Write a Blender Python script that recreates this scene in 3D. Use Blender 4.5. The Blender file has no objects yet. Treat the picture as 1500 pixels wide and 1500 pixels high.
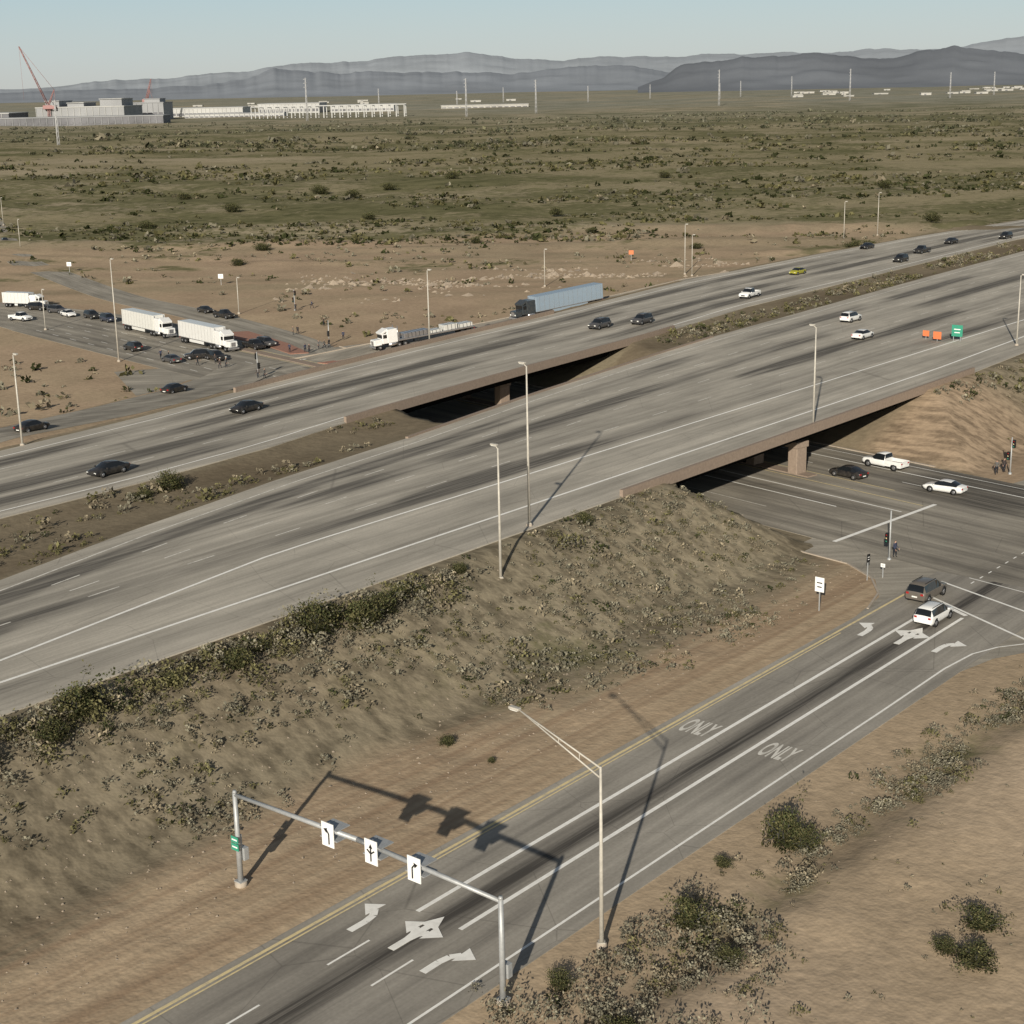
import bpy, bmesh, math, random
import numpy as np
from mathutils import Vector, Matrix
random.seed(7); rng=np.random.default_rng(11)
sc=bpy.context.scene
ANG=math.radians(50)
CA,SA=math.cos(ANG),math.sin(ANG)
def ST(s,t,z=0.): return (CA*s-SA*t, SA*s+CA*t, z)          # freeway frame -> world
def toST(x,y): return (CA*x+SA*y, -SA*x+CA*y)
MV=(.777,.6295); CV=(.6295,-.777)
def MC(m,c,z=0.): return (MV[0]*m+CV[0]*c, MV[1]*m+CV[1]*c, z) # cross-road frame -> world
def sm(x): x=np.clip(x,0,1); return x*x*(3-2*x)
# ------------------------------------------------------------ value noise
def vnoise(x,y,seed=0):
    x=np.asarray(x,float);y=np.asarray(y,float)
    xi=np.floor(x).astype(np.int64);yi=np.floor(y).astype(np.int64);xf=x-xi;yf=y-yi
    def h(a,b):
        n=(a*374761393+b*668265263+seed*974711)&0x7fffffff
        n=((n^(n>>13))*1274126177)&0x7fffffff
        return ((n^(n>>16))&0xffff)/65535.
    u=xf*xf*(3-2*xf);v=yf*yf*(3-2*yf)
    return (h(xi,yi)*(1-u)+h(xi+1,yi)*u)*(1-v)+(h(xi,yi+1)*(1-u)+h(xi+1,yi+1)*u)*v
def fbm(x,y,seed=0,o=4):
    r=0;a=.5;tot=0
    for i in range(o):
        r=r+a*vnoise(x*2**i,y*2**i,seed+i);tot+=a;a*=.5
    return r/tot
# ------------------------------------------------------------ materials
def newmat(name):
    m=bpy.data.materials.new(name);m.use_nodes=True
    nt=m.node_tree;b=nt.nodes['Principled BSDF'];return m,nt,b
def diffmat(name):
    m=bpy.data.materials.new(name);m.use_nodes=True;nt=m.node_tree
    nt.nodes.remove(nt.nodes['Principled BSDF']);b=nt.nodes.new('ShaderNodeBsdfDiffuse')
    nt.links.new(b.outputs[0],nt.nodes['Material Output'].inputs[0]);return m,nt,b
def N(nt,t,**k):
    n=nt.nodes.new(t)
    for a,v in k.items():
        if a.startswith('i_'): n.inputs[a[2:]].default_value=v
        else: setattr(n,a,v)
    return n
def noise(nt,coord,scale,detail=4,rough=.6,sx=1,sy=1,sz=1):
    mp=N(nt,'ShaderNodeMapping');mp.inputs['Scale'].default_value=(sx,sy,sz)
    nt.links.new(coord,mp.inputs['Vector'])
    n=N(nt,'ShaderNodeTexNoise');n.inputs['Scale'].default_value=scale;n.inputs['Detail'].default_value=detail;n.inputs['Roughness'].default_value=rough
    nt.links.new(mp.outputs[0],n.inputs['Vector']);return n.outputs['Fac']
def ramp(nt,f,a,b,va=0,vb=1):
    r=N(nt,'ShaderNodeMapRange');r.inputs['From Min'].default_value=a;r.inputs['From Max'].default_value=b
    r.inputs['To Min'].default_value=va;r.inputs['To Max'].default_value=vb;nt.links.new(f,r.inputs['Value']);return r.outputs[0]
def mth(nt,op,a,b):
    n=N(nt,'ShaderNodeMath',operation=op)
    for i,q in enumerate((a,b)):
        if isinstance(q,(int,float)): n.inputs[i].default_value=q
        else: nt.links.new(q,n.inputs[i])
    return n.outputs[0]
def mix(nt,f,a,b,mode='MIX'):
    n=N(nt,'ShaderNodeMix',data_type='RGBA',blend_type=mode)
    for sk,q in ((0,f),(6,a),(7,b)):
        if isinstance(q,(int,float)): n.inputs[sk].default_value=q
        elif isinstance(q,tuple): n.inputs[sk].default_value=(*q,1)[:4]
        else: nt.links.new(q,n.inputs[sk])
    return n.outputs[2]
def flat(name,col,rough=.6,metal=0,spec=.3,var=.12,scale=3):
    m,nt,b=newmat(name);co=N(nt,'ShaderNodeTexCoord').outputs['Object']
    f=ramp(nt,noise(nt,co,scale,3),.3,.7,1-var,1+var)
    h=N(nt,'ShaderNodeVectorMath',operation='SCALE');h.inputs[0].default_value=col;nt.links.new(f,h.inputs['Scale'])
    nt.links.new(h.outputs[0],b.inputs['Base Color'])
    b.inputs['Roughness'].default_value=rough;b.inputs['Metallic'].default_value=metal;b.inputs['Specular IOR Level'].default_value=spec
    return m
def objmat(name,rough=.3,spec=.5,coat=.3):
    m,nt,b=newmat(name);o=N(nt,'ShaderNodeObjectInfo');co=N(nt,'ShaderNodeTexCoord').outputs['Object']
    f=ramp(nt,noise(nt,co,2.,2),.3,.7,.0,.12)
    nt.links.new(mix(nt,f,o.outputs['Color'],(.3,.26,.2)),b.inputs['Base Color'])
    b.inputs['Roughness'].default_value=rough;b.inputs['Specular IOR Level'].default_value=spec;b.inputs['Coat Weight'].default_value=coat
    return m
def ground_mat():
    m,nt,b=diffmat('desert_ground');co=N(nt,'ShaderNodeTexCoord').outputs['Object']
    col=N(nt,'ShaderNodeAttribute',attribute_name='col').outputs['Color']
    veg=N(nt,'ShaderNodeAttribute',attribute_name='veg').outputs['Fac']
    trk=N(nt,'ShaderNodeAttribute',attribute_name='track').outputs['Fac']
    rill=N(nt,'ShaderNodeAttribute',attribute_name='rill').outputs['Fac']
    farf=N(nt,'ShaderNodeAttribute',attribute_name='far_haze').outputs['Fac']
    n1=noise(nt,co,.9,4,.7);n2=noise(nt,co,.06,4,.6);n3=noise(nt,co,.011,5,.64);n5=noise(nt,co,.2,4,.7)
    f=mth(nt,'ADD',ramp(nt,n1,.3,.7,.84,1.14),ramp(nt,n2,.3,.7,-.14,.14))
    rn=noise(nt,co,1.,3,.6,sx=.8,sy=.15)
    f=mth(nt,'SUBTRACT',f,mth(nt,'MULTIPLY',rill,ramp(nt,rn,.42,.62,-.10,.34)))
    h=N(nt,'ShaderNodeVectorMath',operation='SCALE');nt.links.new(col,h.inputs[0]);nt.links.new(f,h.inputs['Scale'])
    st=noise(nt,co,1.,2,.5,sx=.012,sy=.75)
    h2=mix(nt,mth(nt,'MULTIPLY',trk,ramp(nt,st,.42,.62,0,.85)),h.outputs[0],(.33,.235,.155))
    v=mth(nt,'ADD',mth(nt,'MULTIPLY',n3,.9),mth(nt,'MULTIPLY',n5,.6))
    v=mth(nt,'ADD',v,mth(nt,'MULTIPLY',n2,.4))
    v=mth(nt,'ADD',v,mth(nt,'MULTIPLY',veg,.34))
    vf=mth(nt,'MULTIPLY',ramp(nt,v,1.07,1.20,0,1),ramp(nt,veg,.05,.3,0,1))
    gcol=mix(nt,ramp(nt,n2,.38,.62,0,1),(.085,.09,.04),(.18,.17,.088))
    gcol=mix(nt,farf,gcol,(.19,.19,.135))  # distant green fades to a hazy tone, painted in the colour
    h3=mix(nt,mth(nt,'MULTIPLY',vf,.88),h2,gcol)
    nt.links.new(h3,b.inputs['Color'])
    bp=N(nt,'ShaderNodeBump');bp.inputs['Strength'].default_value=.45;bp.inputs['Distance'].default_value=.2
    nt.links.new(noise(nt,co,1.1,2,.65),bp.inputs['Height']);nt.links.new(bp.outputs[0],b.inputs['Normal'])
    return m
def road_mat(name,base,dark,cr=.35,con=1.):
    m,nt,b=newmat(name);co=N(nt,'ShaderNodeTexCoord').outputs['Object']
    uv=N(nt,'ShaderNodeAttribute',attribute_name='along').outputs['Vector']
    stn=N(nt,'ShaderNodeAttribute',attribute_name='stain').outputs['Fac']
    a=noise(nt,uv,1.,4,.6,sx=.02,sy=1.1);bb=noise(nt,uv,1.,4,.65,sx=.06,sy=.22);c=noise(nt,co,4.,2,.7)
    f=mth(nt,'MULTIPLY',ramp(nt,a,.3,.7,1-.16*con,1+.12*con),ramp(nt,bb,.3,.7,1-.18*con,1+.12*con))
    f=mth(nt,'MULTIPLY',f,ramp(nt,c,.25,.75,.9,1.1))
    h=N(nt,'ShaderNodeVectorMath',operation='SCALE');h.inputs[0].default_value=base;nt.links.new(f,h.inputs['Scale'])
    s2=mth(nt,'MULTIPLY',stn,ramp(nt,noise(nt,uv,1.,4,.7,sx=.05,sy=2.2),.32,.62,.45,1.15))
    cl=N(nt,'ShaderNodeClamp');nt.links.new(s2,cl.inputs[0])
    o=mix(nt,cl.outputs[0],h.outputs[0],dark)
    vr=N(nt,'ShaderNodeTexVoronoi',feature='DISTANCE_TO_EDGE');vr.inputs['Scale'].default_value=.11;nt.links.new(co,vr.inputs['Vector'])
    ck=ramp(nt,vr.outputs['Distance'],0,.005,cr,0)
    o=mix(nt,ck,o,dark)
    nt.links.new(o,b.inputs['Base Color']);b.inputs['Roughness'].default_value=.88;b.inputs['Specular IOR Level'].default_value=.15
    return m
def paint_mat(name,col,wear=.45):
    m,nt,b=diffmat(name);co=N(nt,'ShaderNodeTexCoord').outputs['Object']
    f=ramp(nt,noise(nt,co,1.6,4,.75),.45,.7,0,wear)
    nt.links.new(mix(nt,f,col,(.36,.34,.3)),b.inputs['Color']);return m
def leaf_mat(name):
    m,nt,b=diffmat(name);c=N(nt,'ShaderNodeAttribute',attribute_name='col').outputs['Color']
    nt.links.new(c,b.inputs['Color']);return m
M={}
M['ground']=ground_mat()
M['fwy']=road_mat('freeway_concrete',(.475,.435,.365),(.12,.11,.095),con=1.4)
M['ramp']=road_mat('ramp_asphalt',(.37,.34,.29),(.075,.068,.06),con=1.3)
M['cross']=road_mat('cross_asphalt',(.37,.335,.275),(.085,.077,.066),con=1.7)
M['white']=paint_mat('white_paint',(.94,.92,.86),.25)
M['faint']=paint_mat('worn_white_paint',(.74,.71,.64),.8)
M['yellow']=paint_mat('yellow_paint',(.76,.62,.34),.6)
M['conc']=flat('tinted_concrete',(.29,.225,.175),.85)
M['pale']=flat('pale_concrete',(.42,.36,.29),.85)
M['under']=flat('shade_dark_concrete',(.012,.011,.010),.95,spec=.02)  # near-black: shade under the decks is put into the concrete colour
M['steel']=flat('galvanised_steel',(.42,.43,.43),.5,.3)
M['lampsteel']=flat('lamp_steel',(.5,.47,.41),.55,.1)
M['dark']=flat('dark_metal',(.03,.03,.03),.6)
M['leaf']=leaf_mat('leaves')
M['signw']=flat('sign_white',(.85,.85,.83),.5,var=.04)
M['signg']=flat('sign_green',(.05,.30,.20),.5,var=.05)
M['signo']=flat('sign_orange',(.7,.2,.08),.5,var=.05)
M['black']=flat('sign_black',(.015,.015,.015),.6)
M['paver']=flat('red_paver',(.34,.18,.13),.9)
M['body']=objmat('car_paint')
M['glass']=flat('dark_glass',(.012,.014,.016),.08,0,.8,.0)
M['tyre']=flat('tyre_rubber',(.018,.018,.018),.85)
M['rim']=flat('wheel_rim',(.35,.35,.36),.35,.7)
M['red']=flat('tail_light',(.35,.02,.02),.3)
M['lamp']=flat('head_light',(.8,.8,.75),.2)
M['chrome']=flat('bright_metal',(.55,.55,.56),.3,.8)
M['rock']=flat('rock',(.34,.28,.215),.95)
# ------------------------------------------------------------ helpers
def link(o): sc.collection.objects.link(o);return o
def mesh_np(name,V,F,mats,rot=False,smooth=False,cols=None,mi=None,floats=None,vecs=None):
    me=bpy.data.meshes.new(name);V=np.asarray(V,np.float32);F=np.ascontiguousarray(np.asarray(F,np.int32))
    k=F.shape[1];me.vertices.add(len(V));me.vertices.foreach_set('co',V.ravel())
    me.loops.add(F.size);me.loops.foreach_set('vertex_index',F.ravel())
    me.polygons.add(len(F));me.polygons.foreach_set('loop_start',np.arange(0,F.size,k,dtype=np.int32))
    me.polygons.foreach_set('loop_total',np.full(len(F),k,np.int32))
    if mi is not None: me.polygons.foreach_set('material_index',np.asarray(mi,np.int32))
    me.update(calc_edges=True)
    me.polygons.foreach_set('use_smooth',np.full(len(F),smooth))
    if cols is not None:
        a=me.attributes.new('col','FLOAT_COLOR','POINT');c=np.ones((len(V),4),np.float32);c[:,:3]=cols;a.data.foreach_set('color',c.ravel())
    for kk,vv in (floats or {}).items():
        a=me.attributes.new(kk,'FLOAT','POINT');a.data.foreach_set('value',np.asarray(vv,np.float32).ravel())
    for kk,vv in (vecs or {}).items():
        a=me.attributes.new(kk,'FLOAT_VECTOR','POINT');a.data.foreach_set('vector',np.asarray(vv,np.float32).ravel())
    for m in mats: me.materials.append(m)
    o=bpy.data.objects.new(name,me);link(o)
    if rot:o.rotation_euler=(0,0,ANG)
    return o
def gridF(r,c):
    i=np.arange(r-1)[:,None]*c+np.arange(c-1)[None,:];i=i.ravel()
    return np.stack([i,i+c,i+c+1,i+1],1)
def flipup(V,F):
    a=V[F[:,1]]-V[F[:,0]];b=V[F[:,2]]-V[F[:,0]];nz=(a[:,0]*b[:,1]-a[:,1]*b[:,0])
    return F[:,::-1] if np.median(nz)<0 else F
def addbox(bm,x0,x1,y0,y1,z0,z1,mi=0,bev=0,mat=None):
    r=bmesh.ops.create_cube(bm,size=1);vs=r['verts']
    bmesh.ops.scale(bm,vec=(x1-x0,y1-y0,z1-z0),verts=vs);bmesh.ops.translate(bm,vec=((x0+x1)/2,(y0+y1)/2,(z0+z1)/2),verts=vs)
    if mat is not None: bmesh.ops.transform(bm,matrix=mat,verts=vs)
    fs={f for v in vs for f in v.link_faces}
    for f in fs:f.material_index=mi
    if bev>0:
        es=list({e for v in vs for e in v.link_edges})
        rr=bmesh.ops.bevel(bm,geom=es,offset=bev,segments=2,affect='EDGES',profile=.5)
        for f in rr['faces']: f.material_index=mi
def tube(bm,p0,p1,r0,r1,mi=0,seg=8,cap=True):
    p0=Vector(p0);p1=Vector(p1);d=p1-p0;L=d.length
    r=bmesh.ops.create_cone(bm,cap_ends=cap,segments=seg,radius1=r0,radius2=r1,depth=L)
    mat=Matrix.Translation((p0+p1)/2)@d.to_track_quat('Z','Y').to_matrix().to_4x4()
    bmesh.ops.transform(bm,matrix=mat,verts=r['verts'])
    for f in {f for v in r['verts'] for f in v.link_faces}: f.material_index=mi;f.smooth=True
def bmobj(name,bm,mats,loc=(0,0,0),rz=0,color=None,data=None,scale=1):
    if data is None:
        data=bpy.data.meshes.new(name);bm.to_mesh(data);bm.free()
        for m in mats:data.materials.append(m)
    o=bpy.data.objects.new(name,data);link(o);o.location=loc;o.rotation_euler=(0,0,rz);o.scale=(scale,)*3
    if color:o.color=(*color,1)
    return o
# ------------------------------------------------------------ plan of the site (freeway frame s,t)
def tffe(s): return np.interp(s,[-400,60,110,134,164,200,245,305,372,440,500,2500],[165,175,179,181.4,186,190.7,195.4,203,204.7,203,198,150])
def tfne(s): return np.interp(s,[-400,60,110,132,150,188,231,276,342,437,500,2500],[148,149,149.8,151.4,154.6,158.6,162,168,171,176,174,126])
def tnfe(s): return np.interp(s,[-400,40,78,97,121,146,176,220,240,283,336,403,500,2500],[118,122,129.3,133.4,137.4,140.2,145.0,150.6,152.7,155.3,158.7,161.9,160,112])
def tnne(s): return np.interp(s,[-400,230,300,500,2500],[99.5,99.5,102,102,54])
def tor(s): return np.interp(s,[200,208,226,246,277,308,330],[230,228.3,222.7,214.8,207.5,204.9,203.5])
def zor(s): return np.interp(s,[200,208,226,246,277,308],[0,0,1.5,3,5,6.4])
def tlr0(s): return np.interp(s,[-100,60,116,145,166,183,196],[171,180,189,198,206,214,221])
def tlr1(s): return np.interp(s,[-100,60,123,145,166,183,196],[181,190,199,208,217,227,236])
def zlr(s): return np.interp(s,[60,120,145,183,195],[6.4,5,3,.3,0])
def mof(s,t): return .9816*s-.1908*t
def cof(s,t): return -.1908*s-.9816*t
def terrain(s,t,detail=True):
    s=np.asarray(s,float);t=np.asarray(t,float)
    tf=tffe(s);tn=tnne(s)
    near=sm((t-(tn-16.5))/15.)*.35+np.clip((t-(tn-16.5))/15.,0,1)*.65
    far=np.clip((tf+15-t)/13.,0,1)
    C=6.38*np.minimum(near,far)
    med=np.clip(np.minimum(t-tnfe(s),tfne(s)-t)/4,0,1);C=C-.5*med
    a=tor(s);z1=zor(s);d=np.maximum(np.maximum(t-a-1,(a-8)-1-t),0);R1=np.where((s>195)&(s<330),z1-.4*d,0)
    z2=zlr(s);d2=np.maximum(np.maximum(t-tlr1(s)-1,tlr0(s)-1-t),0);R2=np.where(s<200,z2-.4*d2,0)
    Z=np.maximum(np.maximum(C,R1),np.maximum(R2,0))
    m=mof(s,t);inm=(t>tn)&(t<tffe(s))
    cut=np.where(m>174,(m-174)*.36,np.where(inm,np.where(m<129.5,(129.5-m)*3.,0),np.where(m<133.5,(133.5-m)*.7,0)))
    Z=np.minimum(Z,cut)
    Z=np.where((t<tn-16.5),0,Z)
    if detail:
        yw=SA*s+CA*t
        mask=sm((t-70)/5)*sm((tn-2-t)/3)*sm((140-m)/10)+sm((49-t)/3)+sm((yw-590)/80)*6
        mask=np.where((m>124)&(m<180)&(yw<590),0,mask)
        Z=Z+mask*.38*(fbm(s*.35,t*.35,3,4)-.5)
        Z=Z+sm((yw-560)/300)*5*(fbm(s*.006,t*.006,8,3)-.5)
        bw=sm((yw-470)/15)*sm((640-yw)/60)
        Z=Z+bw*2.6*np.maximum(0,fbm(s*.02,yw*.05,5,3)-.42)*2
        Z=Z-.5*np.exp(-((t-46.5)/1.8)**2)*(s>40)*(s<135)
    return Z
def zat(s,t,detail=True): return float(terrain(np.array([s]),np.array([t]),detail)[0])
def axis(lo,hi,step,end,g,neg,gn):
    a=list(np.arange(lo,hi,step));x=a[-1];st=step
    while x<end: st*=g;x+=st;a.append(x)
    x=lo;st=step;b=[]
    while x>neg: st*=gn;x-=st;b.append(x)
    return np.array(b[::-1]+a)
Sx=axis(20,345,1.1,30000,1.055,-20000,1.25);Tx=axis(18,250,1.0,34000,1.045,-20000,1.25)
S,T=np.meshgrid(Sx,Tx,indexing='ij');Z=terrain(S,T);tn=tnne(S);yw=SA*S+CA*T;xw=CA*S-SA*T;mm=mof(S,T)
one=np.ones(S.shape+(3,))
sand=np.array([.455,.35,.235]);soil=np.array([.205,.162,.11]);sage=np.array([.26,.222,.155]);olive=np.array([.31,.265,.165]);pink=np.array([.42,.315,.215]);lite=np.array([.52,.405,.285])
def lerp(a,b,f): return a*(1-f[...,None])+b*f[...,None]
col=one*sand
n1=fbm(S*.05,T*.05,21,4);n2=fbm(S*.015,T*.03,31,4);n3=fbm(S*.3,T*.3,41,3)
slope=sm((T-(tn-22+10*(n1-.5)))/5)*sm((tffe(S)+4-T)/4)
flatv=sm((T-74+8*(n1-.5))/4)*sm((tn+3-T)/4)*sm((S-85)/20)*sm((134-mm)/8)
col=lerp(col,soil+(sage-soil)*n1[...,None]*1.2,np.clip(slope,0,1));col=lerp(col,one*sage*1.1,flatv*.8)
medi=sm((T-tnfe(S))/2)*sm((tfne(S)-T)/2);col=lerp(col,soil*.85+0*one,medi*sm((n1-.35)*4)*.8)
rightw=sm((50-T)/3);col=lerp(col,lerp(one*sand,one*lite,sm((n2-.4)*4)),rightw)
swale=np.exp(-((T-46.5)/2.8)**2)*(S>30)*(S<140);col=lerp(col,one*soil*1.4,np.clip(swale,0,1)*.8)
north=sm((T-(tffe(S)+3))/4);col=lerp(col,lerp(one*pink,one*sand*.95,sm((n1-.35)*4)),north)
strips=sm((fbm(xw*.012,yw*.09,66,3)-.52)*9)*sm((yw-380)/40)*north;col=lerp(col,one*np.array([.31,.255,.17]),strips*.6)
fld=sm((yw-(545+90*(n2-.5)))/30)*north
farl=sm((yw-1300)/3000)
oc=lerp(one*olive,one*np.array([.30,.29,.23]),farl)  # ground pales with distance: aerial haze painted into its colour
tanp=sm((fbm(xw*.0035,yw*.012,55,4)-.5)*6)[...,None];oc=oc*(1-tanp*.7)+np.array([.41,.345,.24])*tanp*.7
col=lerp(col,oc,fld)
berm=sm((mm-172)/4)*sm((215-mm)/20)*sm((T-60)/10)*sm((tn+4-T)/6);col=lerp(col,one*pink*.95,berm)
veg=.10*slope+.2*flatv+fld*(.60+.42*(fbm(S*.002,yw*.006,77,3)-.5)*2)*(1-.35*farl)+.38*sm((yw-400)/60)*north*(1-fld)*sm((n1-.5)*5)
veg=np.maximum(veg,.4*swale)
track=sm((T-68)/1.5)*sm((tn-17-T)/3)*(1-flatv*.8)
V=np.stack([S,T,Z],-1).reshape(-1,3);F=gridF(*S.shape);F=flipup(V,F)
mesh_np('desert_ground',V,F,[M['ground']],rot=True,smooth=True,cols=col.reshape(-1,3),floats={'veg':veg,'track':track,'rill':slope*(T<tn+1),'far_haze':farl})
# ------------------------------------------------------------ roads
def ribbon(name,Sl,t0,t1,zf,mat,dt=.6,stain=None,lift=0.):
    Sl=np.asarray(Sl,float);a=t0(Sl);b=t1(Sl);nc=max(3,int(np.max(b-a)/dt)+1)
    u=np.linspace(0,1,nc);Tm=a[:,None]+(b-a)[:,None]*u[None,:];Sm=np.repeat(Sl[:,None],nc,1);Zm=zf(Sm,Tm)+lift
    stn=np.zeros_like(Sm) if stain is None else np.clip(stain(Sm,Tm,u[None,:]+0*Sm),0,1)
    def ext(A,d): return np.concatenate([A[:,:1]+d,A,A[:,-1:]+d],1)
    Sm2=ext(Sm,0);Tm2=ext(Tm,0);Zm2=ext(Zm,-.5);st2=ext(stn,0)
    V=np.stack([Sm2,Tm2,Zm2],-1).reshape(-1,3);F=flipup(V,gridF(*Sm2.shape))
    return mesh_np(name,V,F,[mat],rot=True,floats={'stain':st2},vecs={'along':V})
SR=np.concatenate([np.arange(-400,20,30.),np.arange(20,430,2.),np.arange(430,2500,30.)])
def g(x,c,w): return np.exp(-((x-c)/w)**2)
def st_near(s,t,u):
    r=.5*g(t,110.2,1.0)*fbm(s*.02,t*0,1);a=115.5;b=tnfe(s)-3;w=(b-a)/4.
    for k in range(4):
        c=a+w*(k+.5);r=r+(g(t,c-.9,.6)+g(t,c+.9,.6)+.7*g(t,c,1.9))*(.14+5.2*np.clip(fbm(s*.022+k*9,t*.05,5+k,4)-.46,0,1))*(1.3-.2*k)
    r=r+1.1*g(t,117.3,1.4)*np.clip(fbm(s*.03,t*.1,91)-.25,0,1)*2.4
    r=r+.9*g(t,104,1.3)*fbm(s*.05,t*.4,17)*sm((90-s)/30)
    r=r+.35*g(t,102.5,1.2)*fbm(s*.05,t*.4,19)
    return r
def st_far(s,t,u):
    a=tfne(s)+3;b=tffe(s)-3;w=(b-a)/4.;r=0
    for k in range(4):
        c=a+w*(k+.5);r=r+(g(t,c-.9,.65)+g(t,c+.9,.65)+.7*g(t,c,1.9))*(.14+4.2*np.clip(fbm(s*.02+k*5,t*.05,15+k,4)-.44,0,1))
    return r
c65=lambda s,t:0*s+6.5
ribbon('freeway_road',SR,tnne,tnfe,c65,M['fwy'],stain=st_near)
ribbon('freeway_road',SR,tfne,tffe,c65,M['fwy'],stain=st_far)
def st_ramp(s,t,u):
    return .97*g(t,61.2,.5)*(.6+.6*fbm(s*.05,t*0,3))+.45*g(t,61.2,1.4)+.3*g(t,65,.5)+.22*g(t,57.4,.7)+.7*np.clip(fbm(s*.06,t*.25,8)-.45,0,1)
RS=np.arange(-60,152,1.5)
ribbon('ramp_road',RS,lambda s:0*s+53.6,lambda s:0*s+68.0,lambda s,t:0*s+.06,M['ramp'],.3,stain=st_ramp)
def path_road(name,pts,w,mat,lift=.05,stain=.2,extra=None):
    P=[Vector(p) for p in pts];out=[]
    for i in range(len(P)-1):
        p0=P[max(i-1,0)];p1=P[i];p2=P[i+1];p3=P[min(i+2,len(P)-1)]
        for k in range(16):
            q=k/16.;out.append(.5*((2*p1)+(-p0+p2)*q+(2*p0-5*p1+4*p2-p3)*q*q+(-p0+3*p1-3*p2+p3)*q**3))
    out.append(P[-1]);n=len(out);nc=33;V=np.zeros((n,nc+2,3));al=np.zeros((n,nc+2,3));L=0
    for i,p in enumerate(out):
        d=(out[min(i+1,n-1)]-out[max(i-1,0)]);d.z=0;d.normalize();nn=Vector((-d.y,d.x,0))
        if i: L+=(out[i]-out[i-1]).length
        ww=w if not callable(w) else w(i/(n-1))
        for j in range(nc+2):
            jj=min(max(j-1,0),nc-1);o=(jj/(nc-1)-.5)*ww;q=p+nn*o
            V[i,j]=(q.x,q.y,p.z+lift-(.5 if j in(0,nc+1) else 0));al[i,j]=(L,o,0)
    V=V.reshape(-1,3);F=flipup(V,gridF(n,nc+2));al=al.reshape(-1,3)
    ls=al[:,1]/3.7;stn=stain*(np.sin(ls*2*np.pi)*.5+.5)*(.4+1.2*fbm(al[:,0]*.04,al[:,1]*.3,4))
    if extra is not None: stn=stn+extra(V[:,0],V[:,1])
    return mesh_np(name,V,F,[mat],floats={'stain':np.clip(stn,0,1)},vecs={'along':al})
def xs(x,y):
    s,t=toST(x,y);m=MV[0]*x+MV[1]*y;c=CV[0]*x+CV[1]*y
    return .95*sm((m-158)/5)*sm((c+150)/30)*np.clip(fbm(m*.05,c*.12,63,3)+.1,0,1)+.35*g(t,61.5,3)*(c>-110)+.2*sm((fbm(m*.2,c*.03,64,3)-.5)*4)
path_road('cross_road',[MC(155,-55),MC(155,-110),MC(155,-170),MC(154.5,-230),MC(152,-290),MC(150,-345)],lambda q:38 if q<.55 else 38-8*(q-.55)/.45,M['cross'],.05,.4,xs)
path_road('cross_road',[MC(150,-344),(-112,374,0),(-132,390,0),(-165,408,0),(-230,440,0),(-330,480,0)],lambda q:30-8*min(q*2,1),M['cross'],.046,.3)
path_road('access_road',[(-36,306,0),(-47,331,0),(-72,370,0),(-99.9,407,0),(-129.5,459,0),(-156.8,511,0),(-191.7,602,0),(-235,720,0),(-300,900,0)],10,M['cross'],.054,.2)
SO=np.arange(196,334,2.)
ribbon('slip_road',SO,lambda s:np.minimum(tor(s)-8.5,220),tor,lambda s,t:zor(s),M['cross'],.7,stain=lambda s,t,u:.3*g(u,.3,.1)+.3*g(u,.7,.1),lift=.06)
SL=np.arange(-100,198,2.)
ribbon('slip_road',SL,tlr0,tlr1,lambda s,t:zlr(s),M['cross'],.7,stain=lambda s,t,u:.3*g(u,.3,.1)+.35*g(u,.7,.1),lift=.062)
def poly(name,pts,z,mat):
    bm=bmesh.new();vs=[bm.verts.new((a,b,z)) for a,b in pts];f=bm.faces.new(vs)
    f.normal_update()
    if f.normal.z<0:f.normal_flip()
    o=bmobj(name,bm,[mat]);me=o.data
    a=me.attributes.new('along','FLOAT_VECTOR','POINT');a.data.foreach_set('vector',np.array([(p[0],p[1],0) for p in pts],np.float32).ravel());return o
def corner(name,stp,z,mat): return poly(name,[ST(a,b)[:2] for a,b in stp],z,mat)
corner('intersection_apron',[(132,67.9),(140,69),(145,72),(148.5,77),(150,85),(156,85),(156,60),(132,60)],.042,M['cross'])
corner('intersection_apron',[(112,55.5),(123,54),(130,52.6),(136,49.5),(141,43),(145,32),(165,32),(165,62),(112,62)],.038,M['cross'])
corner('intersection_apron',[(172,84),(186,78),(200,75),(260,74),(260,50),(165,50)],.034,M['cross'])
poly('intersection_apron',[(-44,322),(-36,304),(-30,306),(-20,318),(-14,328),(-22,328),(-40,316)],.036,M['cross'])
poly('intersection_apron',[(-62,262),(-50,262),(-36,285),(-40,308),(-60,300),(-75,295)],.032,M['cross'])
def island(pts):
    bm=bmesh.new();vs=[bm.verts.new((a,b,.02)) for a,b in pts];f=bm.faces.new(vs)
    r=bmesh.ops.extrude_face_region(bm,geom=[f]);bmesh.ops.translate(bm,vec=(0,0,.16),verts=[v for v in r['geom'] if isinstance(v,bmesh.types.BMVert)])
    bmesh.ops.recalc_face_normals(bm,faces=bm.faces);bmobj('traffic_island',bm,[M['paver']])
island([(-57,343),(-46,325),(-40,312),(-43.5,311),(-50,322),(-64,341)])
island([ST(a,b)[:2] for a,b in [(207,214),(216,206),(226,206),(230,212),(214,219),(206,221)]])
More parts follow.
